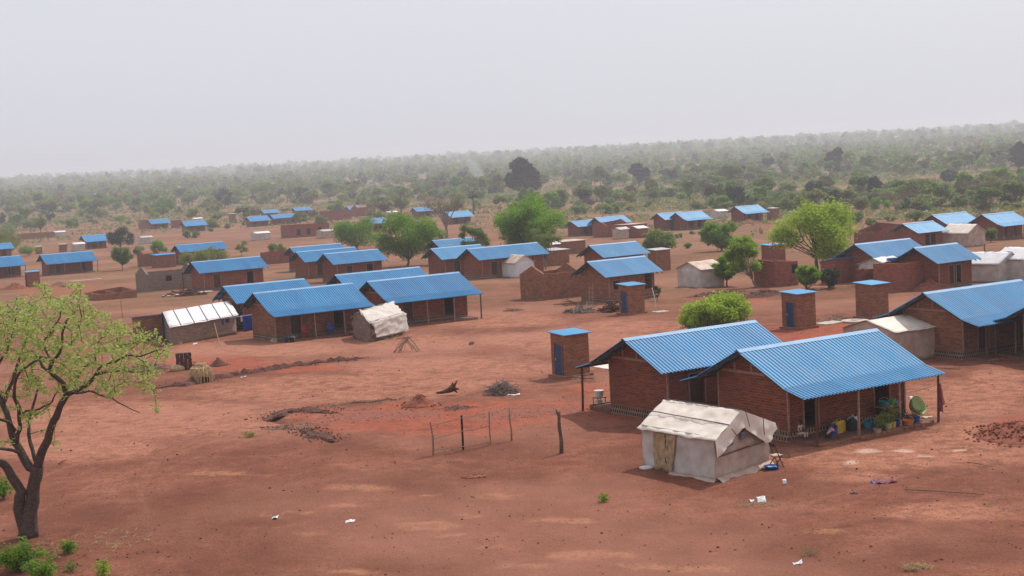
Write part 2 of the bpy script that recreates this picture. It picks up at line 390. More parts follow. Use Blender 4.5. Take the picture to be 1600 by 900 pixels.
    bx = [-400, 0, 200, 450, 700, 850, 1000, 1200, 1400, 1600, 2000]; by = [352, 352, 334, 322, 322, 334, 340, 338, 342, 332, 320]
    lim = np.interp(PX, bx, by); scrub = np.clip((lim + 6 - PY) / 12, 0, 1); scrub = np.where(ok, scrub, 0)
    mid = np.clip((Rr.ravel() - 105) / 80, 0, 1) * .5; scrub = np.maximum(scrub, mid * np.where(light > .3, .3, 1))
    side = np.clip((Rr.ravel() - 260) / 200, 0, 1); scrub = np.where((PX < -300) | (PX > 1900), side, scrub)
    verts = np.stack([Xf, Yf, Z + bz], 1)
    faces = []
    for j in range(nR - 1):
        for i in range(nA):
            i2 = (i + 1) % nA
            faces.append((j * nA + i, j * nA + i2, (j + 1) * nA + i2, (j + 1) * nA + i))
    c = len(verts); verts = np.vstack([verts, [0, 0, 0]])
    for i in range(nA): faces.append((c, (i + 1) % nA, i))
    me = bpy.data.meshes.new('ground'); me.from_pydata(verts.tolist(), [], faces)
    for nm, a_, b_, c_ in (('soil', red, light, dark), ('cover', scrub, tan, white)):
        at = me.attributes.new(nm, 'FLOAT_COLOR', 'POINT')
        dat = np.ones((len(verts), 4)); dat[:-1, 0] = a_; dat[:-1, 1] = b_; dat[:-1, 2] = c_; dat[-1, :3] = 0
        at.data.foreach_set('color', dat.ravel())
    me.polygons.foreach_set('use_smooth', [True] * len(me.polygons))
    m, t, b = nodes('red_earth'); tc = N(t, 'ShaderNodeTexCoord').outputs['Object']
    a1 = N(t, 'ShaderNodeAttribute', attribute_name='soil'); a2 = N(t, 'ShaderNodeAttribute', attribute_name='cover')
    s1 = N(t, 'ShaderNodeSeparateColor'); t.links.new(a1.outputs[0], s1.inputs[0])
    s2 = N(t, 'ShaderNodeSeparateColor'); t.links.new(a2.outputs[0], s2.inputs[0])
    n0 = noi(t, tc, .035, 4, .6); n1 = noi(t, tc, .22, 6, .68); n2 = noi(t, tc, 1.5, 6, .7); n3 = noi(t, tc, 9, 4, .7); n4 = noi(t, tc, 45, 3, .7)
    base = ramp(t, n1, [(.32, (.175, .066, .044)), (.5, (.265, .105, .070)), (.66, (.345, .150, .102))])
    def jag(sock, n, gain=1.0, amt=.75):
        # break the edge of a mark up with noise
        ma = N(t, 'ShaderNodeMath', operation='MULTIPLY_ADD'); t.links.new(n, ma.inputs[0]); ma.inputs[1].default_value = amt * 2; ma.inputs[2].default_value = -amt
        mb = N(t, 'ShaderNodeMath', operation='ADD'); t.links.new(sock, mb.inputs[0]); t.links.new(ma.outputs[0], mb.inputs[1])
        mm = N(t, 'ShaderNodeMath', operation='MULTIPLY', use_clamp=True); t.links.new(mb.outputs[0], mm.inputs[0]); t.links.new(sock, mm.inputs[1])
        g = N(t, 'ShaderNodeMath', operation='MULTIPLY', use_clamp=True); t.links.new(mm.outputs[0], g.inputs[0]); g.inputs[1].default_value = gain
        return g.outputs[0]
    base = mix(t, jag(s1.outputs[1], n2, 1.05, .5), base, (.48, .225, .150))
    base = mix(t, jag(s1.outputs[2], n2, 1.1), base, (.118, .048, .034))
    base = mix(t, jag(s1.outputs[0], n2, 1.0), base, (.40, .112, .068))
    base = mix(t, jag(s2.outputs[1], n2, .85, 1.5), base, (.45, .225, .130))
    base = mix(t, ramp(t, n2, [(.40, .5), (.56, 0.0)]), base, (.145, .062, .044))
    base = mix(t, ramp(t, n3, [(.40, .6), (.50, 0.0)]), base, (.12, .050, .034))
    base = mix(t, ramp(t, n4, [(.56, 0.0), (.70, .6)]), base, (.42, .22, .15))
    n5 = noi(t, tc, .55, 6, .75); base = mix(t, ramp(t, n5, [(.33, .55), (.47, 0.0)]), base, (.125, .055, .038)); base = mix(t, ramp(t, n5, [(.56, 0.0), (.72, .4)]), base, (.42, .19, .128))
    base = mix(t, ramp(t, n0, [(.46, 0.0), (.60, .5)]), base, (.42, .21, .155))
    base = mix(t, jag(s2.outputs[2], n2, .9, .8), base, (.60, .44, .36))
    gr = ramp(t, n1, [(.40, (.155, .145, .06)), (.56, (.22, .165, .095)), (.70, (.34, .18, .125))])
    gf = N(t, 'ShaderNodeMath', operation='MULTIPLY', use_clamp=True); t.links.new(s2.outputs[0], gf.inputs[0])
    t.links.new(ramp(t, noi(t, tc, .11, 6, .75), [(.42, 1.0), (.62, .12)]), gf.inputs[1])
    base = mix(t, gf.outputs[0], base, gr)
    base = mix(t, 1.0, base, (.90, .82, .76), 'MULTIPLY')
    t.links.new(base, b.inputs['Base Color']); b.inputs['Roughness'].default_value = 1.0; b.inputs['Specular IOR Level'].default_value = .08
    hs = N(t, 'ShaderNodeMath', operation='ADD'); t.links.new(n3, hs.inputs[0]); t.links.new(n2, hs.inputs[1])
    bump(t, b, hs.outputs[0], .8, .09)
    me.materials.append(m)
    o = bpy.data.objects.new('ground', me); COL.objects.link(o); o['kind'] = 'structure'
make_ground()

# ------------------------------------------------------------------ houses
YAW = R(33.2)
EX = Vector((math.cos(YAW), math.sin(YAW), 0)); EY = Vector((-math.sin(YAW), math.cos(YAW), 0))
ZR, VF, ZF, VE, ZE, WW, XO = 3.74, 2.77, 2.39, 3.94, 2.10, 2.12, .80
def corr(mb, x0, x1, pts, ribs=True, th=.012):
    """roof sheet along x, profile pts [(y,z),...]; trapezoid ribs when near"""
    if ribs:
        n = max(2, int(round((x1 - x0) / .205))); p = (x1 - x0) / n; xs = []
        for i in range(n):
            a = x0 + i * p
            xs += [(a, 0), (a + p * .30, 0), (a + p * .46, .045), (a + p * .82, .045)]
        xs.append((x1, 0))
    else: xs = [(x0, 0), (x1, 0)]
    nx = len(xs); npt = len(pts); vs = []
    for off in (0, -th):
        for (y, z) in pts:
            for (x, h) in xs: vs.append((x, y, z + h + off))
    fs = []; o = nx * npt
    for j in range(npt - 1):
        for i in range(nx - 1):
            a, b, c, d = j * nx + i, j * nx + i + 1, (j + 1) * nx + i + 1, (j + 1) * nx + i
            fs.append((a, b, c, d)); fs.append((o + d, o + c, o + b, o + a))
    for i in range(nx - 1):
        fs.append((i + 1, i, o + i, o + i + 1)); q = (npt - 1) * nx + i; fs.append((q, q + 1, o + q + 1, o + q))
    for j in range(npt - 1):
        q, r_ = j * nx, (j + 1) * nx; fs.append((q, r_, o + r_, o + q)); q += nx - 1; r_ += nx - 1; fs.append((r_, q, o + q, o + r_))
    mb.add(vs, fs)
def wall_open(mb, x0, x1, y0, y1, z0, z1, ops):
    """wall along x with openings (xa, xb, za, zb)"""
    x = x0
    for (xa, xb, za, zb) in sorted(ops):
        if xa > x: mb.box(x, xa, y0, y1, z0, z1)
        if za > z0: mb.box(xa, xb, y0, y1, z0, za)
        if zb < z1: mb.box(xa, xb, y0, y1, zb, z1)
        x = xb
    if x < x1: mb.box(x, x1, y0, y1, z0, z1)
def find_len(o, rrx, zr):
    lo, hi = 2.0, 16.0
    for _ in range(30):
        m_ = (lo + hi) / 2; p = o + EX * m_
        if PJ((p.x, p.y, o.z + zr))[0] < rrx: lo = m_
        else: hi = m_
    return (lo + hi) / 2
def house(label, rl, rrx, front=True, back=True, near=2, wallm='brick', roofm='roof', h=1.0, doors=None, gdoor=False, length=None, raw=0, group='blue roofed brick houses', name='brick_house'):
    zr = ZR * h
    o = G(rl[0], rl[1], zr); L = length or min(11.5, max(5.0, find_len(o, rrx, zr)))
    t = thing(name, label, 'house', o, YAW, group)
    zf, ze = ZF * h, ZE * h
    pf = [(-VF, zf), (0, zr)]; pb = [(0, zr), (VF, zf)]
    mb = MB(); corr(mb, 0, L, pf, near >= 1); corr(mb, 0, L, pb, near >= 1); mb.build('roof', M[roofm], t)
    for s_, has in ((-1, front), (1, back)):
        if has:
            q_ = [(s_ * VE, ze - .03), (s_ * (VF - .15), zf + .02)]; mb = MB(); corr(mb, .02, L - .02, q_ if s_ < 0 else q_[::-1], near >= 1); mb.build('veranda_roof', M[roofm], t)
    mb = MB(); y_, z_ = .20, zr - .20 * (zr - zf) / VF
    mb.add([(0, -y_, z_ + .045), (L, -y_, z_ + .045), (L, 0, zr + .06), (0, 0, zr + .06), (L, y_, z_ + .045), (0, y_, z_ + .045)], [(0, 1, 2, 3), (3, 2, 4, 5)])
    mb.build('ridge_cap', M['ridge'], t)
    x0, x1 = XO, L - XO * .9; zw = zr - WW * (zr - zf) / VF - .05; th = .2
    pl = .42
    ops = doors if doors is not None else [(x0 + 1.3, x0 + 2.2, pl, 2.05), (x1 - 2.2, x1 - 1.3, pl, 2.05)]
    mb = MB()
    wall_open(mb, x0 + th, x1 - th, -WW, -WW + th, pl, zw, ops)
    mb.box(x0 + th, x1 - th, WW - th, WW, pl, zw)
    for xa, xb in ((x0, x0 + th), (x1 - th, x1)):
        P = [(-WW, pl), (WW, pl), (WW, zw), (0, zr - .06), (-WW, zw)]
        vs = [(xa, y, z) for y, z in P] + [(xb, y, z) for y, z in P]
        mb.add(vs, [(4, 3, 2, 1, 0), (5, 6, 7, 8, 9)] + [(i, (i + 1) % 5, 5 + (i + 1) % 5, 5 + i) for i in range(5)])
    mb.build('wall', M[wallm], t)
    MB().box(x0 - .05, x1 + .05, -WW - .05, WW + .05, -.5, pl - .003).build('plinth', M['plinth'], t)
    for k, (xa, xb, za, zb) in enumerate(ops):
        is_win = za > pl + .2
        if (k % 2 == 0) != (za == .421) and not is_win and near >= 1:
            MB().box(xa + .004, xb - .004, -WW + .14, -WW + .18, za, zb).build('door', M['door_w'], t)
        fr = MB().box(xa - .07, xa, -WW - .03, -WW + .02, za, zb + .07).box(xb, xb + .07, -WW - .03, -WW + .02, za, zb + .07).box(xa + .001, xb - .001, -WW - .03, -WW + .02, zb + .002, zb + .07)
        if near >= 1: fr.build('window_frame' if is_win else 'door_frame', M['timber'], t)
    if near >= 1:
        def beam(*b): MB().box(*b).build('wall_beam', M['timber'], t)
        for y in ((-WW - .06, WW + .0) if near == 2 else (-WW - .06,)):
            for x in (x0 - .045, x1 - .02): beam(x, x + .09, y, y + .07, pl, zw)
        if near == 2:
            beam(x0 - .035, x0 - .004, -WW + .05, WW - .05, zw - .02, zw + .09)
            for y in (-1.05, 0, 1.05): beam(x0 - .04, x0 - .004, y - .045, y + .045, zw + .09, zr - abs(y) * (zr - zf) / VF - .12)
            for x in np.linspace(x0 + .9, x1 - .9, 4): beam(x - .04, x + .04, -WW - .035, -WW - .003, pl + 1.75, zw)
        rf = MB(); sl = (zr - zf) / VF
        for s_ in (-1, 1):
            for y in (.35, 1.35, 2.35): rf.box(.03, L - .03, s_ * y - .035, s_ * y + .035, zr - y * sl - .10, zr - y * sl - .022)
            has = front if s_ < 0 else back
            if has:
                for y in (3.2, 3.8):
                    zz = zf - (y - VF) * (zf - ze) / (VE - VF); rf.box(.03, L - .03, s_ * y - .03, s_ * y + .03, zz - .09, zz - .022)
            for x in ([.12, x0 - .15, L - .12] + list(np.linspace(x0 + 1.5, x1, 4))):
                yo = VE if has else VF; rf.hexa([(x - .03, s_ * VF, zf - .15), (x + .03, s_ * VF, zf - .15), (x + .03, 0, zr - .15), (x - .03, 0, zr - .15), (x - .03, s_ * VF, zf - .09), (x + .03, s_ * VF, zf - .09), (x + .03, 0, zr - .09), (x - .03, 0, zr - .09)])
        rf.build('roof_frame', M['under'], t)
    vp = VE - .28
    for s_, has in ((-1, front), (1, back)):
        if not has: continue
        zz = ze + .02
        nposts = 4 if L > 7 else 3
        for k in range(nposts):
            xa_ = .9 if near == 2 and s_ < 0 else .25; x = xa_ + (L - .22 - xa_) * k / (nposts - 1); j = random.uniform(-.08, .08)
            hh = zz + .03
            MB().tube([(x + j, s_ * vp, -.3), (x + j * .3, s_ * vp, hh * .5), (x, s_ * vp, hh)], [.065, .055, .05], 6 if near else 4).build('post', M['timber_d'] if (k % 3 == 0 and near) else M['timber'], t)
        if s_ < 0 or near >= 1:
            MB().box(x0 - .05, x1 + .05, min(s_ * (WW + .052), s_ * (vp + .1)), max(s_ * (WW + .052), s_ * (vp + .1)), -.5, .13).build('veranda_floor', M['deck'], t)
        if near == 2:
            e = MB(); x = x0
            while x < x1 - .3:
                l_ = random.uniform(.25, .5); e.box(x, x + l_ - .04, s_ * (vp + .20) - .08, s_ * (vp + .20) + .08, -.1, .1 + random.uniform(0, .08)); x += l_
            e.build('veranda_kerb', M['brick_br'], t)
    t['L'] = L
    return t, L

HB, LB = house('nearest blue roofed house with clutter of pots and cans on its veranda', (1151, 548.3), 1370, doors=[(1.7, 2.5, .421, 2.15), (5.9, 6.8, .42, 2.05)])
HA, LA = house('blue roofed house directly behind the off white crumpled tent', (972.7, 530.6), 1180, front=False)
HC, LC = house('blue roofed house at the right edge behind the long cream tarpaulin shed', (1441.7, 458.3), 1600, front=True, length=8.6, wallm='brick_br')
HD, LD = house('blue roofed house cut by the right edge of the photo, only its gable showing', (1636, 462), 1800, length=8.3)
HM1, LM1 = house('blue roofed house with a red plastic chair on its veranda', (394.5, 458.3), 550, back=False, roofm='roof_mid', wallm='brick_br')
HM2, _ = house('blue roofed house just behind the one with the red chair', (348, 448), 475, front=False, back=False, roofm='roof_mid', wallm='brick_br')
HM3, LM3 = house('blue roofed house with a blue mat on its step, right of the silver shelter', (573, 440), 717, back=False, roofm='roof_mid')
HM4, _ = house('blue roofed house tucked behind the one with the blue mat', (522.7, 430), 655, front=False, back=False, roofm='roof_mid')
house('blue roofed house with bright orange red walls and two brown doors', (297.7, 410), 406, back=True, front=False, roofm='roof_mid', wallm='brick_raw', near=1)
house('frontmost of three overlapping blue roofed houses left of the green trees', (505, 396.8), 590, front=False, back=False, roofm='roof_mid', near=1)
house('middle one of three overlapping blue roofed houses left of the green trees', (461.7, 394), 554, front=False, back=False, roofm='roof_mid', near=1)
house('rearmost of three overlapping blue roofed houses left of the green trees', (452, 387), 532, front=False, back=False, roofm='roof_mid', near=1)
house('blue roofed house partly hidden by a light green shrub, behind the orange walled house', (273, 383.3), 348, front=False, back=False, roofm='roof_mid', near=1)
house('blue roofed house with a pale post under its left veranda corner, far left', (62, 398.5), 143, front=True, back=False, roofm='roof_mid', near=1)
house('blue roofed house touching the left edge of the photo above the red soil heap', (-41, 405), 41.7, front=True, back=False, roofm='roof_mid', near=1, length=8.3)
house('small blue roofed house beyond the round dark tree, far left', (126.7, 368.5), 165, front=True, back=False, roofm='roof_mid', near=0)
house('blue roof corner peeping in behind the leftmost dark shrubs', (-33, 383), 6, front=False, back=False, roofm='roof_mid', near=0, length=8)
HC1, _ = house('blue roofed house with a wooden ladder against its brown wall', (916.7, 409.3), 1006.7, front=False, back=False, wallm='brick_br', near=1, doors=[(1.3, 2.1, 1.15, 1.95), (4.9, 6.0, .9, 2.3)])
house('blue roofed house right behind the house with the ladder', (920, 384), 993.3, front=False, back=False, near=1)
house('wide blue roofed house behind the rusty roofed white shed, under the big green tree', (729, 389), 801.5, front=False, back=False, roofm='roof_mid', near=1, length=10.5)
house('blue roofed house with a dark open doorway left of the thin tree in the centre', (672.5, 388.8), 715, front=False, back=False, near=1, length=7.5)
house('blue roofed house showing only its roof behind the one with the dark doorway', (675, 376), 707, front=False, back=False, near=1, length=7.0)
house('blue roofed house seen through the bare round tree', (695, 331.5), 732, back=False, near=0)
house('small blue roofed house left of the bare round tree', (645, 325), 672, front=False, back=False, roofm='roof_mid', near=0)
house('small blue roofed house above the left green tree', (568, 342.5), 600, front=False, back=False, roofm='roof_mid', near=0)
house('blue roofed house beside the roofless brick walls in the far middle', (541, 322.8), 560, front=False, back=False, roofm='roof_mid', near=0)
FG = 'far blue roofed houses'
for (a, b, c, lb) in [((231, 343.5), 262, True, 'far blue roofed house left of the one with the white shed behind'), ((283.5, 346.3), 319, True, 'far blue roofed house with a white shed peeking over its ridge'),
                   ((384.7, 339), 417.5, True, 'far blue roofed house behind a pale green bush, left of a row of roofs'), ((422, 336), 462.5, False, 'widest blue roof in the far middle group on the left'),
                   ((408, 328.6), 432.5, False, 'pale blue roof behind the far middle group on the left'), ((457, 324.8), 484, False, 'farthest blue roofed house, behind the small green tree on the left')]:
    house(lb, a, b, front=c, back=False, roofm='roof_mid', near=0, group=FG, length=None)
house('low blue roofed house with a pale door right of the big green tree', (891, 346), 932.5, front=False, back=False, near=0, h=.85)
house('blue roofed house behind the low one with the pale door', (929, 340.3), 975, front=False, back=False, near=0)
house('blue roofed house half hidden by its neighbour, in a pair by the bush edge', (1026, 333.8), 1065, front=False, back=False, near=0)
house('front house of the blue roofed pair by the bush edge, with a dark veranda', (1055, 332.7), 1096, back=False, near=0)
house('lone blue roofed house by the bush edge with a red soil bank in front', (1147.5, 323), 1185, back=False, near=0)
house('blue roofed house behind the roofless red block at the right', (1455.6, 336), 1509, back=False, near=0)
house('rightmost blue roofed house in the upper right, behind the small shrub', (1533.5, 335.6), 1583, back=True, near=0)
house('low blue roofed house with tall red walls next to brick ruins, upper right', (1409.6, 350), 1458, front=False, back=False, near=0, h=.92, wallm='brick_raw')
house('back house of the overlapping pair behind the white tarpaulin tent', (1334.5, 382), 1421.5, front=False, back=True, near=1)
house('front house of the overlapping pair behind the white tarpaulin tent', (1427, 387.4), 1495, front=False, back=True, near=1)

# ------------------------------------------------------------------ latrines, unfinished brick buildings, sheds
def latrine(label, c, lx, ly, hh, dm='door', door='side', wallm='brick_br', roofm='roof', slope=-.10, group='brick latrines', near=True, cat='latrine', name='brick_latrine', axis=None):
    o = G(*c); t = thing(name, label, cat, o, YAW if axis is None else axis, group)
    w = MB(); th = .14
    w.hexa([(0, 0, -.3), (lx, 0, -.3), (lx, ly, -.3), (0, ly, -.3), (0, 0, hh), (lx, 0, hh), (lx, ly, hh - slope), (0, ly, hh - slope)])
    w.build('wall', M[wallm], t)
    r_ = MB(); ov = .16
    def rz(y): return hh + .012 - slope * y / ly
    r_.hexa([(-ov, -ov, rz(-ov)), (lx + ov, -ov, rz(-ov)), (lx + ov, ly + ov, rz(ly + ov)), (-ov, ly + ov, rz(ly + ov)), (-ov, -ov, rz(-ov) + .05), (lx + ov, -ov, rz(-ov) + .05), (lx + ov, ly + ov, rz(ly + ov) + .05), (-ov, ly + ov, rz(ly + ov) + .05)])
    r_.build('roof', M[roofm], t)
    if near:
        b = MB().box(-.18, lx + .12, -.15, ly + .15, -.3, .12); b.build('plinth', M['concrete'] if 0 else M['brick_br'], t)
    if door == 'side':
        d = MB(); y0 = ly * .22; d.box(-.04, -.003, y0, y0 + .72, .14, 1.85)
        o_ = d.build('door', M[dm], t)
        if near: MB().box(-.075, -.042, y0 + .60, y0 + .64, .95, 1.08).build('handle', M['tin'], o_)
        if near: MB().box(-.06, -.002, y0 - .06, y0 - .004, .13, 1.92).box(-.06, -.002, y0 + .724, y0 + .78, .13, 1.92).build('door_frame', M['brick_raw'], t)
    elif door == 'open':
        d = MB(); d.hexa([(lx + .03, 0, .1), (lx + .68, .02, .1), (lx + .68, .06, .1), (lx + .03, .04, .1), (lx + .03, 0, 1.9), (lx + .68, .02, 1.9), (lx + .68, .06, 1.9), (lx + .03, .04, 1.9)]); d.build('door', M[dm], t)
    return t
latrine('brick latrine with a navy door standing alone on the open ground beside the nearest houses', (885.5, 591), 1.65, 1.42, 2.42)
latrine('brick latrine with a navy door behind the roof of the nearest houses', (1247, 515), 1.75, 1.55, 2.45)
latrine('brick latrine with no door in view beside the concrete disc', (1363, 498), 1.75, 1.6, 2.45, door=None)
latrine('brick latrine with a navy door in front of the house with the ladder', (984, 492), 1.6, 1.4, 2.35)
latrine('brick latrine with a teal door swung open, next to the patched white roof shed', (217, 536), 2.05, 1.2, 2.1, dm='door_t', door='open', slope=.12)
latrine('brick latrine between two far left houses beside the red soil heap', (44, 449), 1.9, 1.3, 2.3, dm='dark')
latrine('small square brick latrine with a grey roof standing alone, far left', (58, 397), 1.4, 1.3, 1.9, roofm='tin', near=False, door=None)
latrine('small brick hut joined to a white tarp shed, far left', (95, 394), 1.7, 1.5, 2.0, near=False, door=None, roofm='rust')
latrine('small brick latrine with a pale roof at the bush edge right of the lone house', (1208, 344), 2.0, 2.0, 2.7, roofm='tin', near=False, door=None)
latrine('brown brick latrine standing left of a row of far roofs', (361, 347), 2.2, 2.0, 3.3, roofm='tin', near=False, door=None)
latrine('brick latrine with a whitish roof beside the olive tree', (1026, 424), 2.2, 1.6, 2.5, roofm='tin', near=False, door=None, wallm='brick_br')
latrine('brick latrine with a low blue roof behind the roofless brick room', (1204, 409), 2.6, 1.6, 2.0, near=False, door=None, wallm='brick')
latrine('small brick building with a blue lean-to roof left of the houses beside ruins', (246, 419), 3.6, 3.0, 2.3, roofm='roof_mid', near=False, door=None, cat='building', name='brick_building', group=None)
latrine('low brick building with a flat blue roof half hidden behind the tall green tree', (1304, 444), 3.6, 1.8, 2.4, near=False, door=None, wallm='brick_raw', cat='building', name='brick_building', group=None, slope=.3)
latrine('flat brick building with a dark doorway beside the far low blue roof', (983, 372), 4.6, 4.5, 2.6, roofm='rust', near=False, door=None, wallm='brick_raw', cat='building', name='brick_building', group=None, slope=.1)
latrine('brick shed with white tin sheets on its roof behind the roofless brown room', (864, 416), 2.8, 3.2, 2.1, roofm='tin', near=False, door=None, cat='shed', name='brick_shed', group=None)
latrine('long brown brick shed with rusty roof left of the ladder house', (880, 398), 4.5, 3.0, 2.0, roofm='rust', near=False, door=None, cat='shed', name='brick_shed', group=None)

def ruin(label, c, lx, ly, hts, wallm='brick_raw', gable=None, ops=None, inner=None, group='roofless brick buildings', win=None, name='unfinished_house'):
    """roofless walls; hts = heights at the four corners (near, right, far, left)"""
    o = G(*c); t = thing(name, label, 'unfinished house', o, YAW, group); th = .24
    def wall(a, b, ha, hb, gb=0, jag=.0):
        a, b = Vector(a), Vector(b); d = (b - a); L_ = d.length; d.normalize(); n_ = Vector((-d.y, d.x, 0)) * th
        k = max(2, int(L_ / .45)); mb = W_; 
        for i in range(k):
            u0, u1 = i / k, (i + 1) / k
            z0 = ha + (hb - ha) * u0 + gb * (1 - abs(2 * u0 - 1)); z1 = ha + (hb - ha) * u1 + gb * (1 - abs(2 * u1 - 1))
            if not gb: 
                zz = (z0 + z1) / 2 + random.choice((0, 0, 0, -.1, .1)) * jag * .7; z0 = z1 = zz
            p, q = a + d * L_ * u0, a + d * L_ * u1
            mb.hexa([(p.x, p.y, -.4), (q.x, q.y, -.4), (q.x + n_.x, q.y + n_.y, -.4), (p.x + n_.x, p.y + n_.y, -.4), (p.x, p.y, z0), (q.x, q.y, z1), (q.x + n_.x, q.y + n_.y, z1), (p.x + n_.x, p.y + n_.y, z0)])
    W_ = MB(); g = gable or 0
    wall((0, 0, 0), (lx, 0, 0), hts[0], hts[1], 0, .5)
    wall((lx, th, 0), (lx, ly - th, 0), hts[1], hts[2], g, .3)
    wall((lx, ly, 0), (0, ly, 0), hts[2], hts[3], 0, .5)
    wall((0, ly - th, 0), (0, th, 0), hts[3], hts[0], g, .3)
    if inner: wall((lx * inner, ly - th, 0), (lx * inner, th, 0), hts[3] * .95, hts[0] * .95, 0, .3)
    W_.build('wall', M[wallm], t)
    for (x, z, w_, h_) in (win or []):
        MB().box(x, x + w_, -.03, -.003, z, z + h_).build('opening_shade', M['dark'], t)  # dark panel on the solid wall paints the shade of an opening
    return t, o
ruin('roofless grey brown block house with a gable next to low brick walls', (232, 456), 6.6, 4.6, (2.3, 2.3, 2.3, 2.3), 'mud', gable=1.0, win=[(2.5, 1.2, .8, .7)])
ruin('waist high brick foundation walls in front of the grey roofless house', (155, 470), 4.8, 5.4, (.75, .9, 1.1, .8), 'brick_br', inner=.5)
ruin('roofless brown brick room with a low gable left of the ladder house', (852, 469), 4.4, 4.2, (2.5, 2.4, 2.4, 2.4), 'brick_br', gable=.75)
ruin('roofless red brick room left of the tall green tree', (1212, 449), 3.0, 3.0, (2.5, 2.3, 2.3, 2.6), win=[(2.2, 1.2, .7, .8)])
ruin('roofless brick gable house left of the small lean-to roof', (225, 417), 3.4, 3.4, (2.4, 2.4, 2.3, 2.3), 'brick_br', gable=.9)
ruin('long low ruined brick wall block at the far left edge of the scrub', (33, 375), 12.5, 4.5, (2.2, 2.0, 2.0, 2.2), 'brick_br', inner=.5)
ruin('long roofless brick row with dark doorways in the middle distance', (453, 372), 12.0, 5.5, (3.6, 3.4, 3.2, 3.4), inner=.4, win=[(2.2, .6, 1.0, 1.6), (5.2, .6, 1.0, 1.6), (8.6, .5, 1.0, 1.9)])
ruin('roofless brick walls left of the far small blue roof', (513, 345), 10, 7, (3.6, 3.2, 3.4, 3.6), inner=.6)
ruin('brick gable ruin right of the far small blue roof', (560, 338), 8, 6, (3.2, 3.0, 3.2, 3.4), gable=1.2)
ruin('roofless red brick house with pale yard wall right of the far low blue roof', (950, 371), 5.5, 5.0, (2.4, 2.5, 3.0, 2.6), gable=.6)
ruin('broken brick ruins left of the low blue roofed house in the upper right', (1370, 381), 5.2, 4.6, (1.8, 2.6, 2.8, 1.6), 'brick')
ruin('small roofless square brick room beside the grey tent with the laundry', (1408, 456), 3.1, 3.2, (2.5, 2.4, 2.4, 2.4), 'brick_raw')
ruin('low red brick wall piece behind the green trees left of centre', (520, 421), 5.5, 3, (1.2, 1.0, 1.2, 1.2), 'brick_raw')
ruin('dark brick block behind the bush left of the three overlapping houses', (420, 413), 4.2, 3.4, (2.0, 2.2, 2.2, 2.0), 'brick_raw')
ruin('low brick walls beside the far left blue roof by the scrub', (222, 358), 5, 4, (3.6, 3.2, 3.4, 3.6), 'brick_br')
ruin('small brick block between the two far left blue roofs', (272, 357), 3.5, 3, (3.0, 3.0, 3.0, 3.0), 'brick')

def shed(label, P0, PX_, PY_, eave, ridge, axis='x', roof='tarp_w', wall='tarp_s', amp=.03, ov=.18, name='tarpaulin_shelter', cat='shelter', n=12, seams=0, group=None, dx=None, dy=None, skirt=False):
    """near bottom corner P0; PX_ = right bottom corner, PY_ = left bottom corner (pixels) or lengths dx, dy along the village grid"""
    o = G(*P0)
    a = (G(*PX_) - o) if dx is None else EX * dx
    b = (G(*PY_) - o) if dy is None else EY * dy
    a.z = b.z = 0
    t = thing(name, label, cat, o, 0, group); La, Lb = a.length, b.length
    def P(s_, t_, z): q = a * s_ + b * t_; return (q.x, q.y, z)
    w = MB(); sd = o.x * .37
    w.cloth(P(0, 0, -.05), P(1, 0, -.05), P(1, 0, eave), P(0, 0, eave), n, 8, amp, seed=sd)
    w.cloth(P(0, 1, -.05), P(0, 0, -.05), P(0, 0, eave), P(0, 1, eave), n, 8, amp, seed=sd + 3)
    w.cloth(P(1, 1, -.05), P(0, 1, -.05), P(0, 1, eave), P(1, 1, eave), n, 5, amp, seed=sd)
    w.cloth(P(1, 0, -.05), P(1, 1, -.05), P(1, 1, eave), P(1, 0, eave), n, 5, amp, seed=sd)
    e1, e2 = ov / Lb, ov / La
    if axis == 'x':
        w.add([P(.003, 0, eave - .05), P(.003, 1, eave - .05), P(.003, .5, ridge - .04), P(.0, 0, eave - .05), P(.0, 1, eave - .05), P(.0, .5, ridge - .04)], [(0, 1, 2), (5, 4, 3)])
        w.add([P(1, 0, eave - .05), P(1, 1, eave - .05), P(1, .5, ridge - .04)], [(0, 1, 2)])
    else:
        w.add([P(0, .003, eave - .05), P(1, .003, eave - .05), P(.5, .003, ridge - .04)], [(0, 1, 2)])
        w.add([P(0, 1, eave - .05), P(1, 1, eave - .05), P(.5, 1, ridge - .04)], [(0, 1, 2)])
    w.build('wall', M[wall], t, smooth=True)
    r_ = MB(); dz = .1 * (ridge - eave); 
    if axis == 'x':
        r_.cloth(P(-e2, -e1, eave - dz), P(1 + e2, -e1, eave - dz), P(1 + e2, .5, ridge), P(-e2, .5, ridge), n, 8, amp, seed=sd, hem=.05 if amp > .02 else 0)
        r_.cloth(P(1 + e2, 1 + e1, eave - dz), P(-e2, 1 + e1, eave - dz), P(-e2, .5, ridge), P(1 + e2, .5, ridge), n, 8, amp, seed=sd + 1)
    else:
        r_.cloth(P(-e2, 1 + e1, eave - dz), P(-e2, -e1, eave - dz), P(.5, -e1, ridge), P(.5, 1 + e1, ridge), n, 8, amp, seed=sd, hem=.05 if amp > .02 else 0)
        r_.cloth(P(1 + e2, -e1, eave - dz), P(1 + e2, 1 + e1, eave - dz), P(.5, 1 + e1, ridge), P(.5, -e1, ridge), n, 8, amp, seed=sd + 1)
    r_.build('roof', M[roof], t, smooth=True)
    for k in range(seams):
        u = (k + .7) / seams
        sm = MB()
        if axis == 'x': sm.bar(P(u, -e1, eave - dz + .035), P(u - .01, .5, ridge + .035), .028, n=4)
        else: sm.bar(P(-e2, u, eave - dz + .035), P(.5, u, ridge + .035), .028, n=4)
        sm.build('batten', M['seam'], t)
    return t, P
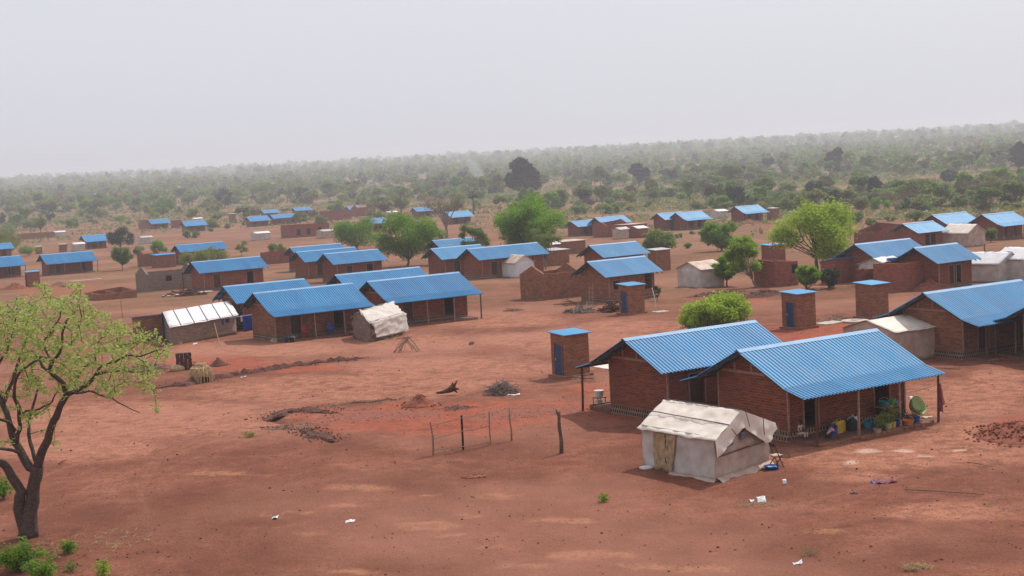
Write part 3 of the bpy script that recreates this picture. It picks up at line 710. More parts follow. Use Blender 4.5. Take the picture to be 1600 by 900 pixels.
# the crumpled tent in front
o1 = G(1119, 753); T1, P1 = None, None
t = thing('tarpaulin_tent', 'off white crumpled tarpaulin tent with a tan door curtain in front of the nearest houses', 'tent', o1)
ta = G(1204, 724) - o1; tb = G(1005, 729) - o1; ta.z = tb.z = 0
def TP(s, u, z): q = ta * s + tb * u; return Vector((q.x, q.y, z))
EV, RG = 1.68, 2.42
w = MB()
w.cloth(TP(0, 1, -.05), TP(0, 0, -.05), TP(0, 0, EV), TP(0, 1, EV), 30, 14, .045, 1.8, seed=2)
w.cloth(TP(1, 1, -.05), TP(0, 1, -.05), TP(0, 1, EV), TP(1, 1, EV), 12, 8, .04, seed=6)
w.cloth(TP(1, 0, -.05), TP(1, 1, -.05), TP(1, 1, EV), TP(1, 0, EV), 12, 8, .04, seed=7)
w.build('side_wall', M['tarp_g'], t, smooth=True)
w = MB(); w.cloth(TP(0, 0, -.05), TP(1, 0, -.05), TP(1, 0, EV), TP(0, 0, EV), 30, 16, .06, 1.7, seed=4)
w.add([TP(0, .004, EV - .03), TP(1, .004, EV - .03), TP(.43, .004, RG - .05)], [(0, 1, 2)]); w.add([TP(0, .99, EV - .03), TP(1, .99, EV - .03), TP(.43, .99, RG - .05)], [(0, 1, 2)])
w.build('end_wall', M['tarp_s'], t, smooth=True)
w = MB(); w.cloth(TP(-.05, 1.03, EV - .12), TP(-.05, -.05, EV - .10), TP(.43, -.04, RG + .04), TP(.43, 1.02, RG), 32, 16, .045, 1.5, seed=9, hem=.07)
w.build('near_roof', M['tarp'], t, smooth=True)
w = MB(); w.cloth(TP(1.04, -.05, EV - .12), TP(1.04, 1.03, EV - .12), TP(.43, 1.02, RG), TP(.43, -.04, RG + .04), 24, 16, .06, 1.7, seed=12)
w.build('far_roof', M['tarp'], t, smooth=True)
# flaps hanging over the end
RS = .43
def drape():
    m_ = MB(); n_, k_ = 34, 14; g = []
    for i in range(n_ + 1):
        s = -.055 + 1.10 * i / n_
        top = EV - .08 + (RG + .03 - EV + .08) * (s + .055) / (RS + .055) if s < RS else RG + .03 - (RG + .03 - EV + .08) * (s - RS) / (1.045 - RS)
        bot = float(np.interp(s, [-.055, .0, .30, .40, .46, .60, .86, .93, 1.045], [EV - .74, EV - .66, EV - .12, EV + .10, EV + .12, EV - .22, EV - .78, EV - .70, EV - .30]))
        for j in range(k_ + 1):
            v = j / k_; z = top + (bot - top) * v; crease = .10 * math.exp(-((s - .52) / .05) ** 2) * v
            q = TP(s, -.055, z); w_ = .07 * noise.noise(Vector((s * 7, z * 2.3, 3.3))) + .05 * noise.noise(Vector((s * 17, z * 3.1, 8.3)))
            g.append(q + (tb.normalized() * (-.05 * v - w_ * (.3 + v) + crease)))
    N_ = len(g); vs = g + [q + tb.normalized() * .012 for q in g]; fs = []
    for i in range(n_):
        for j in range(k_): a = i * (k_ + 1) + j; fs += [(a, a + 1, a + k_ + 2, a + k_ + 1), (N_ + a + k_ + 1, N_ + a + k_ + 2, N_ + a + 1, N_ + a)]
    m_.add(vs, fs); m_.build('end_drape', M['tarp'], t, smooth=True)
drape()
def strip(a, b, wdt, mt, name='seam', lift=0.05, nn=8):
    m_ = MB(); n = Vector((0, 0, 1)); pts = [Vector(a).lerp(Vector(b), i / nn) for i in range(nn + 1)]
    m_.tube([p + Vector((0, 0, lift)) + Vector((.0, .0, .02 * noise.noise(p * 3))) for p in pts], [wdt] * (nn + 1), 4); m_.build(name, M[mt], t)
strip(TP(.2, 1.02, EV + .36), TP(.2, -.05, EV + .32), .02, 'seam')
strip(TP(.17, -.10, EV + .26), TP(.25, -.16, EV - .20), .018, 'seam', lift=0)
strip(TP(.43, 1.0, RG), TP(.43, -.05, RG + .02), .018, 'seam')
strip(TP(.50, 1.0, RG - .10), TP(.48, -.05, RG - .04), .016, 'seam', lift=.06)
strip(TP(.45, -.09, RG - .02), TP(.50, -.10, EV + .12), .018, 'seam', lift=0)
strip(TP(.72, -.12, EV + .36), TP(.66, -.17, EV - .25), .018, 'seam', lift=0)
strip(TP(1.0, -.12, EV - .05), TP(.90, -.17, EV - .66), .018, 'seam', lift=0)
strip(TP(-.01, -.05, .98), TP(1.0, -.05, 1.02), .035, 'timber_d', name='ground_batten', lift=0)
MB().cloth(TP(.18, -.025, EV - .50), TP(.30, -.025, EV - .46), TP(.30, -.025, EV - .20), TP(.18, -.025, EV - .24), 3, 3, .01).build('patch', M['patch'], t)
MB().cloth(TP(.44, -.025, EV - .38), TP(.57, -.025, EV - .34), TP(.57, -.025, EV - .06), TP(.44, -.025, EV - .10), 3, 3, .01).build('patch', M['patch'], t)
cu = MB(); cu.cloth(TP(-.015, .83, .0), TP(-.015, .66, .0), TP(-.015, .66, EV - .1), TP(-.015, .83, EV - .1), 10, 8, .05, 5, seed=3)
cu.cloth(TP(-.03, .66, .0), TP(-.03, .58, -.02), TP(-.02, .50, EV - .12), TP(-.03, .64, EV - .1), 8, 8, .05, 5, seed=5); cu.build('door_curtain', M['curtain'], t, smooth=True)
MB().add([TP(-.022, .665, .4), TP(-.022, .615, .3), TP(-.022, .62, 1.2), TP(-.022, .65, 1.25)], [(0, 1, 2, 3)]).build('door_gap_shade', M['dark'], t)  # dark sheet painted as the shade in the gap beside the curtain
sk = MB(); sk.cloth(TP(0, -.10, -.02), TP(1.0, -.07, -.02), TP(1, 0, .14), TP(0, 0, .20), 26, 3, .05, 3, seed=8)
sk.cloth(TP(-.07, .6, -.02), TP(-.10, -.02, -.02), TP(0, 0, .14), TP(0, .6, .06), 16, 3, .04, 3, seed=8); sk.build('skirt', M['pink_cloth'] if 0 else M['tarp_s'], t, smooth=True)

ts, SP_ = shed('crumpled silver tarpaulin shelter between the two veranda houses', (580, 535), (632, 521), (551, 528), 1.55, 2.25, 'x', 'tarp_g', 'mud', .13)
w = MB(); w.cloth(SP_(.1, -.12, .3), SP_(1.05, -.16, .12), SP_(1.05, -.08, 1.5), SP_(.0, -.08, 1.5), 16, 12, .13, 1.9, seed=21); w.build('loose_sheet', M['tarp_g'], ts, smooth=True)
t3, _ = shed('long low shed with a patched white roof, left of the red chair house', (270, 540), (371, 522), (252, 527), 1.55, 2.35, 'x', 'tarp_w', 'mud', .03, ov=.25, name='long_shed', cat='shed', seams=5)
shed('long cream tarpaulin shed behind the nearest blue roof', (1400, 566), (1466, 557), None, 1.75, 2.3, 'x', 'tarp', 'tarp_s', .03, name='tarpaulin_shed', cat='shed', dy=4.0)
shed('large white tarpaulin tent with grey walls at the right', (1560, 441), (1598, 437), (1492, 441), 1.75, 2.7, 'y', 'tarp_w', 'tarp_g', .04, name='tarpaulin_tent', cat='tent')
shed('white tarpaulin tent cut by the right edge of the photo', (1600, 440), None, None, 2.1, 3.0, 'y', 'tarp_w', 'tarp_g', .04, dx=3.5, dy=3.2, name='tarpaulin_tent', cat='tent')
tt, PP = shed('grey tent with a blue basin on its white roof beside a roofless room', (1392, 447), None, None, 1.9, 2.6, 'x', 'tarp_w', 'tarp_g', .06, dx=2.4, dy=4.0)
shed('rusty tin shed squeezed between the laundry and the white tent', (1478, 440), None, None, 1.8, 2.3, 'x', 'rust', 'tarp_s', .04, dx=3.0, dy=2.4, name='tin_shed', cat='shed')
shed('small cream roofed tarpaulin shelter with pale walls in the upper right', (1512, 386), None, None, 1.9, 3.0, 'y', 'tarp', 'tarp_s', .04, dx=3.6, dy=4.4)
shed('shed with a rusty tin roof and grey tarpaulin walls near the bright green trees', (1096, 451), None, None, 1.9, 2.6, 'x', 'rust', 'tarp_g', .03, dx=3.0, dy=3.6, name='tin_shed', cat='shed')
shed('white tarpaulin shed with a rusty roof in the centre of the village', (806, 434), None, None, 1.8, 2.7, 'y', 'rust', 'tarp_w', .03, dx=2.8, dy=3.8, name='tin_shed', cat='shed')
SG = 'far small sheds'
for lb, p, dx_, dy_, rf_, wl_ in [('tiny grey shed with a whitish roof left of the long roofless brick row', (400, 376), 4.2, 3.2, 'tarp_w', 'tarp_g'),
                         ('low grey shed with a pale roof right of the round dark tree', (221, 382), 3.4, 3.0, 'tin', 'tarp_g'), ('white tarp shed joined to a small brick hut at the far left', (116, 393), 3.0, 2.4, 'tarp_w', 'tarp_g'),
                         ('small white shed above the left green tree', (607, 340), 4.2, 3.4, 'tarp_w', 'tarp_s'), ('shed with a dusty pale roof at the end of the long brick row', (504, 373), 4.4, 3.6, 'tin', 'tarp_s'),
                         ('flat white roofed shed between the pair and the lone house at the bush edge', (1122, 342), 3.4, 3.2, 'tarp_w', 'tarp_g'), ('pale walled shed in front of the far low blue roof', (968, 374), 2.4, 2.2, 'tin', 'tarp_s'),
                         ('white shed roof peeking over the far left blue ridge', (303, 349), 4.0, 3.0, 'tarp_w', 'tarp_g'), ('white tin lean-to behind the ruins at the far left scrub edge', (86, 371), 4.0, 2.6, 'tarp_w', 'tarp_g'),
                         ('white tin lean-to beside the roofless red brick house in the far centre', (997, 372), 2.5, 3.0, 'tarp_w', 'brick_raw'), ('white tin sheets on a low lean-to behind the roofless brown room', (848, 402), 3.4, 2.6, 'tarp_w', 'brick_br')]:
    shed(lb, p, None, None, 1.9, 2.3, 'x', rf_, wl_, .02, dx=dx_, dy=dy_, n=5, group=SG, name='small_shed', cat='shed')
# ------------------------------------------------------------------ foliage
def quads_mesh(name, C, S, mat_idx=None, mats=(), up_bias=.4, extra=None, droop=0.0, asp=.55):
    """one small bent leaf-clump face per centre"""
    n = len(C); S = np.asarray(S).reshape(-1, 1)
    a = rng.normal(size=(n, 3)); a[:, 2] *= (1 - up_bias); a[:, 2] -= droop; a /= np.linalg.norm(a, axis=1, keepdims=True) + 1e-9
    b = rng.normal(size=(n, 3)); b -= a * (a * b).sum(1, keepdims=True); b /= np.linalg.norm(b, axis=1, keepdims=True) + 1e-9
    V = np.empty((n, 4, 3)); V[:, 0] = C - a * S; V[:, 1] = C + b * S * asp; V[:, 2] = C + a * S * .9; V[:, 3] = C - b * S * asp * .8
    V = V.reshape(-1, 3); nv = 4 * n
    me = bpy.data.meshes.new(name); me.vertices.add(nv); me.vertices.foreach_set('co', V.ravel())
    me.loops.add(nv); me.loops.foreach_set('vertex_index', np.arange(nv)); me.polygons.add(n)
    me.polygons.foreach_set('loop_start', np.arange(n) * 4); me.polygons.foreach_set('loop_total', np.full(n, 4))
    for m_ in mats: me.materials.append(m_)
    if mat_idx is not None: me.polygons.foreach_set('material_index', mat_idx)
    me.update(calc_edges=True); return me
def crown_pts(n, lobes, thick=.28):
    w_ = np.array([l[3] ** 2 for l in lobes]); idx = rng.choice(len(lobes), n, p=w_ / w_.sum()); L_ = np.array(lobes)
    d = rng.normal(size=(n, 3)); d /= np.linalg.norm(d, axis=1, keepdims=True)
    rr = 1 - np.abs(rng.normal(size=n)) * thick
    P = L_[idx, :3] + d * (L_[idx, 3] * rr)[:, None] * np.array([1, 1, .82]); return P
def lobes_for(h, rx, rz, zc, n, rmin=.28, rmax=.46, flatb=.5):
    out = []
    for i in range(n):
        while True:
            p = np.array([random.uniform(-1, 1) for _ in range(3)])
            if .25 < np.linalg.norm(p) < .85 and p[2] > -flatb: break
        r_ = random.uniform(rmin, rmax); out.append((p[0] * rx * .85, p[1] * rx * .85, zc + p[2] * rz * .85, r_ * rx))
    return out
def skeleton(mb, lobes, h0, r0, fork, bend=.25, sub=2, n=6, lean=(0, 0)):
    base = Vector((0, 0, -.25)); f = Vector((lean[0] + random.uniform(-bend, bend), lean[1] + random.uniform(-bend, bend), fork))
    mid = (base + f) / 2 + Vector((random.uniform(-bend, bend) * .4, random.uniform(-bend, bend) * .4, 0))
    mb.tube([base, Vector((0, 0, .1)) , mid, f], [r0 * 1.35, r0, r0 * .85, r0 * .72], n)
    for (x, y, z, r_) in lobes:
        e = Vector((x, y, z)); st_ = mid.lerp(f, random.uniform(.35, 1)); m1 = st_.lerp(e, .5) + Vector((random.uniform(-.2, .2), random.uniform(-.2, .2), -.1 * abs(e.z - f.z)))
        rb = r0 * random.uniform(.28, .42); mb.tube([st_, m1, e], [rb, rb * .7, rb * .35], 5)
        for _ in range(sub):
            e2 = e + Vector((random.gauss(0, 1), random.gauss(0, 1), random.gauss(.2, .7))).normalized() * r_ * .85
            s0 = m1.lerp(e, random.uniform(.3, 1)); mb.tube([s0, s0.lerp(e2, .5) + Vector((0, 0, .08)), e2], [rb * .35, rb * .22, rb * .1], 4)
def tree(label, base, h, rx, lf, zc=None, rz=None, n_l=9, leaves=5000, ls=.16, r0=.16, fork=None, cat='tree', name='leafy_tree', bark='bark', thick=.28, lean=(0, 0), group=None, sub=3, rmin=.28, rmax=.46, flatb=.85):
    o = G(*base) if len(base) == 2 else Vector(base)
    t = thing(name, label, cat, o, 0, group)
    rx *= 1.14 if not (lf in ('leaf_d', 'leaf_far') and h > 9) else .98; n_l = int(n_l * 2.1); rmin *= .66; rmax *= .72; leaves = int(leaves * 1.6)
    rz = (rz or h * .40) * 1.08; zc = zc or h - rz; fork = fork or max(.4, (zc - rz) * .9 + .5)
    lb = [(l[0] + lean[0], l[1] + lean[1], l[2], l[3]) for l in lobes_for(h, rx, rz, zc, n_l, rmin, rmax, flatb)]
    mb = MB(); skeleton(mb, lb, h, r0, fork, sub=sub, lean=(lean[0] * .5, lean[1] * .5)); mb.build('trunk', M[bark], t, smooth=True)
    P_ = crown_pts(leaves, lb, thick + .08); P_ = P_ + rng.normal(size=P_.shape) * rx * .035; P_ = P_[P_[:, 2] > .15]
    me = quads_mesh('crown', P_, ls * rng.uniform(.6, 1.3, len(P_)), mats=[M[lf]])
    c = bpy.data.objects.new('crown', me); COL.objects.link(c); c.parent = t
    return t
def szpx(base, px):  # metres for that many pixels at a ground pixel
    return px * G(*base).y / F_PX

tree('tall spreading yellow green tree with a dark trunk behind the brick latrines at the right', (1278, 430), szpx((1278, 430), 124), szpx((1278, 430), 86), 'leaf_y', rz=szpx((1278, 430), 50), n_l=20, leaves=12000, ls=.15, r0=.2, fork=szpx((1278, 430), 42), thick=.5, rmin=.24, rmax=.36)
tree('broad bright green tree in the centre of the village, the largest crown there', (830, 408), szpx((822, 408), 110), szpx((822, 408), 62), 'leaf_b', rz=szpx((822, 404), 48), n_l=20, leaves=15000, ls=.19, r0=.3, rmin=.26, rmax=.38, thick=.3)
tree('full green tree left of centre behind the three overlapping houses', (637, 416), szpx((637, 416), 90), szpx((637, 416), 54), 'leaf_m', rz=szpx((637, 416), 38), n_l=13, leaves=10000, ls=.17, r0=.2)
tree('lower green tree touching the left side of the full green one', (560, 392), szpx((560, 392), 56), szpx((560, 392), 42), 'leaf_m', rz=szpx((560, 392), 24), n_l=9, leaves=6000, ls=.2, r0=.16)
tree('small green tree between the full green tree and the bare round tree', (678, 392), szpx((678, 392), 50), szpx((678, 392), 20), 'leaf_m', n_l=7, leaves=2500, ls=.2, r0=.12)
tree('thin grey green tree in front of the blue roofs in the centre', (742, 411), szpx((742, 411), 68), szpx((742, 411), 26), 'leaf_g', rz=szpx((742, 411), 26), n_l=10, leaves=3200, ls=.16, r0=.09, fork=1.6, thick=.5, rmin=.25, rmax=.38)
tree('sparse brownish green tree in front of the largest crown', (853, 420), szpx((853, 420), 80), szpx((853, 420), 26), 'leaf_g', rz=szpx((853, 420), 32), n_l=10, leaves=2400, ls=.14, r0=.12, bark='bark_l', thick=.6, fork=1.6)
tree('wide olive tree in front of the latrine with the whitish roof', (1030, 404), szpx((1030, 404), 46), szpx((1030, 404), 32), 'leaf_g', rz=szpx((1030, 404), 18), n_l=10, leaves=4200, ls=.17, r0=.1)
tree('dark green round tree just above the bright leaning one', (1127, 392), szpx((1127, 392), 50), szpx((1127, 392), 32), 'leaf_m', rz=szpx((1127, 392), 24), n_l=10, leaves=6500, ls=.19, r0=.15)
tree('bright green leaning tree with pale twisted branches beside the rusty shed', (1183, 450), szpx((1183, 450), 90), szpx((1183, 450), 32), 'leaf_y', rz=szpx((1183, 450), 36), n_l=11, leaves=4600, ls=.13, r0=.12, bark='bark_l', lean=(-1.3, .4), thick=.5)
tree('short bright green tree right beside the rusty shed', (1136, 448), szpx((1136, 448), 52), szpx((1136, 448), 24), 'leaf_b', n_l=8, leaves=3500, ls=.13, r0=.1)
tree('round yellow green bush behind the roof of the nearest houses', (1118, 518), szpx((1118, 518), 64), szpx((1118, 518), 64), 'leaf_y', rz=szpx((1118, 518), 32), n_l=15, leaves=8500, ls=.12, r0=.07, fork=.3, cat='bush', name='leafy_bush', rmin=.24, rmax=.36, flatb=.9)
tree('dark leafy bush at the foot of the tall spreading tree, the left one', (1262, 457), szpx((1262, 457), 46), szpx((1262, 457), 24), 'leaf_m', n_l=9, leaves=3800, ls=.14, r0=.07, fork=.4, cat='bush', name='leafy_bush', flatb=.9)
tree('dark leafy bush at the foot of the tall spreading tree, the right one', (1298, 455), szpx((1298, 455), 38), szpx((1298, 455), 19), 'leaf_d', n_l=8, leaves=3000, ls=.14, r0=.07, fork=.4, cat='bush', name='leafy_bush', flatb=.9)
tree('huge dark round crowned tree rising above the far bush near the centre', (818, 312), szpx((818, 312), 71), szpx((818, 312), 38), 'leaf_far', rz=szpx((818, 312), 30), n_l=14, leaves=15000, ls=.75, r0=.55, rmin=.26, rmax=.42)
tree('pale green bushy tree just under the huge dark crowned tree', (823, 330), szpx((823, 330), 42), szpx((823, 330), 15), 'leaf_g', n_l=7, leaves=1500, ls=.45, r0=.2)
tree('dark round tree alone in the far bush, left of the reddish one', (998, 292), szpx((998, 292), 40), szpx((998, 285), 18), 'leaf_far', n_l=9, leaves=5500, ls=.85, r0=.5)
tree('dark tree with a reddish tint in the far bush', (1142, 292), szpx((1142, 292), 36), szpx((1142, 292), 20), 'leaf_o', n_l=9, leaves=5500, ls=.8, r0=.4)
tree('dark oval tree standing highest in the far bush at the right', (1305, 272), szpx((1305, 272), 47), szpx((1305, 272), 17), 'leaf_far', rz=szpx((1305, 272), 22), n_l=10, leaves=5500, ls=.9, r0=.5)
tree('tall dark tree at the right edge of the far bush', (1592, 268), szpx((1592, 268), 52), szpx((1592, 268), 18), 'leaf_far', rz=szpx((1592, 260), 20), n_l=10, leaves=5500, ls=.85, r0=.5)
tree('low dark tree left of the tall one at the right edge', (1568, 256), szpx((1568, 256), 20), szpx((1568, 256), 17), 'leaf_d', n_l=7, leaves=3000, ls=.85, r0=.3)
tree('small dark tree in the right hand bush below the tall dark one', (1484, 286), szpx((1484, 286), 22), szpx((1484, 286), 13), 'leaf_d', n_l=7, leaves=2600, ls=.6, r0=.3)
tree('brownish bare looking tree by the far left ruined wall', (64, 364), szpx((64, 364), 32), szpx((64, 364), 14), 'leaf_o', n_l=8, leaves=1500, ls=.26, r0=.2, thick=.5)
tree('round dark green tree in front of the small far left blue roof', (190, 390), szpx((190, 390), 34), szpx((190, 390), 25), 'leaf_d', n_l=9, leaves=4200, ls=.2, r0=.18)
tree('light green bushy tree below the round dark one on the left', (192, 422), szpx((192, 422), 44), szpx((192, 422), 20), 'leaf_g', n_l=9, leaves=3200, ls=.16, r0=.1, thick=.45)
tree('small green tree behind the lean-to brick building on the left', (248, 398), szpx((248, 398), 22), szpx((248, 398), 16), 'leaf_m', n_l=7, leaves=1800, ls=.17, r0=.1)
tree('spreading light green shrub hiding part of a blue roof, left', (322, 421), szpx((322, 421), 36), szpx((322, 421), 44), 'leaf_o', rz=szpx((322, 421), 16), n_l=12, leaves=4200, ls=.16, r0=.08, fork=.5, cat='bush', name='leafy_bush', flatb=.9, rmin=.18, rmax=.28)
tree('thin pale shrub on the bare ground left of centre', (378, 400), szpx((378, 400), 26), szpx((378, 400), 13), 'leaf_g', n_l=6, leaves=700, ls=.15, r0=.06, thick=.6, bark='bark_l')
tree('olive shrub left of the three overlapping houses', (432, 408), szpx((432, 408), 34), szpx((432, 408), 17), 'leaf_o', n_l=8, leaves=1900, ls=.16, r0=.08)
tree('low olive shrub right in front of the three overlapping houses', (560, 428), szpx((560, 428), 20), szpx((560, 428), 38), 'leaf_o', rz=szpx((560, 428), 9), n_l=11, leaves=3000, ls=.13, r0=.05, fork=.3, cat='bush', name='leafy_bush', flatb=.9, rmin=.14, rmax=.22)
tree('dark shrub at the left edge above the blue roofs', (12, 402), szpx((12, 402), 42), szpx((12, 402), 27), 'leaf_o', n_l=9, leaves=3200, ls=.17, r0=.12)
tree('low green shrub just right of the left edge shrub', (44, 400), szpx((44, 400), 18), szpx((44, 400), 18), 'leaf_m', n_l=6, leaves=1300, ls=.17, r0=.08, cat='bush', name='leafy_bush', flatb=.9)
tree('bright round tree in the far bush on the left', (255, 340), szpx((255, 340), 34), szpx((255, 340), 18), 'leaf_m', n_l=8, leaves=1800, ls=.38, r0=.3)
tree('large dark grey green tree in the far bush, left of centre', (352, 326), szpx((352, 326), 34), szpx((352, 326), 19), 'leaf_d', n_l=8, leaves=1800, ls=.45, r0=.3)
tree('small green tree in front of the farthest blue roofs', (470, 351), szpx((470, 351), 22), szpx((470, 351), 14), 'leaf_o', n_l=7, leaves=1300, ls=.28, r0=.16)
tree('pale bush in front of the left blue roof of the far middle group', (410, 352), szpx((410, 352), 16), szpx((410, 352), 12), 'leaf_g', n_l=6, leaves=900, ls=.26, r0=.1, cat='bush', name='leafy_bush', flatb=.9)
tree('small shrub in front of the upper right pair of blue roofs', (1548, 379), szpx((1548, 379), 26), szpx((1548, 379), 13), 'leaf_g', n_l=6, leaves=1500, ls=.17, r0=.07)
tree('low pale bush in front of the bush edge blue roofed pair', (1040, 356), szpx((1040, 356), 14), szpx((1040, 356), 20), 'leaf_g', n_l=8, leaves=1600, ls=.2, r0=.07, cat='bush', name='leafy_bush', flatb=.9, rmin=.18, rmax=.28)
tree('small round dark bush on the bare ground at the upper right', (1457, 324), szpx((1457, 324), 14), szpx((1457, 324), 6), 'leaf_m', n_l=5, leaves=600, ls=.22, r0=.1, cat='bush', name='leafy_bush', flatb=.9)
tree('thin shrub by the latrine near the ladder house', (1027, 470), szpx((1027, 470), 26), szpx((1027, 470), 8), 'leaf_o', n_l=5, leaves=500, ls=.12, r0=.04, bark='bark_l', thick=.6)

def bare_tree(label, base, h, rx, lf=None, n=60, mt='bark_l', r0=.22, name='bare_tree', leaves=1200, forks=6):
    o = G(*base); t = thing(name, label, 'tree', o); mb = MB(); fk = h * .26
    mb.tube([(0, 0, -.2), (.05, 0, fk * .5), (0, .1, fk)], [r0 * 1.3, r0, r0 * .9], 7); tips = []
    for i in range(forks):
        a = 2 * math.pi * i / forks + random.uniform(-.3, .3); sp_ = random.uniform(.35, .75)
        p1 = Vector((math.cos(a) * rx * sp_ * .5, math.sin(a) * rx * sp_ * .5, fk + (h - fk) * .45)); mb.tube([(0, 0, fk * .92), p1 * .6 + Vector((0, 0, fk * .4)), p1], [r0 * .5, r0 * .4, r0 * .3], 5)
        for j in range(4):
            a2 = a + random.uniform(-1.0, 1.0); q = p1 + Vector((math.cos(a2) * rx * .35, math.sin(a2) * rx * .35, (h - fk) * random.uniform(.1, .35))); mb.tube([p1, (p1 + q) / 2 + Vector((0, 0, .15)), q], [r0 * .25, r0 * .18, r0 * .1], 4)
            for k in range(n // 12):
                a3 = a2 + random.uniform(-1.3, 1.3); e = q + Vector((math.cos(a3) * rx * random.uniform(.1, .35), math.sin(a3) * rx * random.uniform(.1, .35), (h - fk) * random.uniform(-.08, .28))); mb.bar(q, e, r0 * .07, r0 * .03, 3); tips.append(e); tips.append((q + e) / 2)
    mb.build('trunk', M[mt], t)
    if lf:
        T = np.array([tuple(x) for x in tips]); P_ = T[rng.integers(0, len(T), leaves)] + rng.normal(size=(leaves, 3)) * rx * .09
        me = quads_mesh('crown', P_, .10 * rng.uniform(.6, 1.2, leaves) * (h / 8), mats=[M[lf]]); c = bpy.data.objects.new('crown', me); COL.objects.link(c); c.parent = t
bare_tree('bare round tree with grey brown branches in the middle of the village', (698, 372), szpx((698, 372), 68), szpx((698, 372), 36), 'leaf_dry', n=110, leaves=2600, r0=.35)
bare_tree('leafless spreading tree at the upper right behind the blue roofs', (1530, 324), szpx((1530, 324), 50), szpx((1530, 324), 34), 'leaf_dry', n=100, leaves=1900, r0=.3)
bare_tree('leafless greyish tree at the right edge behind the blue roofs', (1588, 322), szpx((1588, 322), 50), szpx((1588, 322), 30), 'leaf_dry', n=100, leaves=2000, r0=.3)
bare_tree('pale leafless thicket tree left of the upper right houses', (1400, 336), szpx((1400, 336), 40), szpx((1400, 336), 32), 'leaf_dry', n=100, leaves=2200, r0=.2)
# palm
o = G(740, 337); h = szpx((740, 337), 42); t = thing('palm_tree', 'fan palm with a slim trunk rising beside the bare round tree', 'palm', o)
MB().tube([(0, 0, -.2), (.1, 0, h * .5), (0, 0, h * .82)], [.32, .24, .26], 7).build('trunk', M['bark'], t)
cr_ = MB()
for i in range(30):
    a = random.uniform(0, 6.28); el = random.uniform(-.9, 1.2); L_ = h * .26
    d = Vector((math.cos(a) * math.cos(el), math.sin(a) * math.cos(el), math.sin(el))); p0 = Vector((0, 0, h * .84)); p1 = p0 + d * L_ * .55; s_ = d.cross(Vector((0, 0, 1))).normalized()
    u_ = s_.cross(d)
    for k in range(-3, 4):
        an = k * .33; e = p1 + (d * math.cos(an) + s_ * math.sin(an)) * L_ * .55 + Vector((0, 0, -.3)); cr_.add([p1, p1 + (e - p1) * .6 + s_ * .18, e, p1 + (e - p1) * .6 - s_ * .18], [(0, 1, 2, 3)])
    cr_.bar(p0, p1, .06, .04, 3)
cr_.build('crown', M['leaf_d'], t)

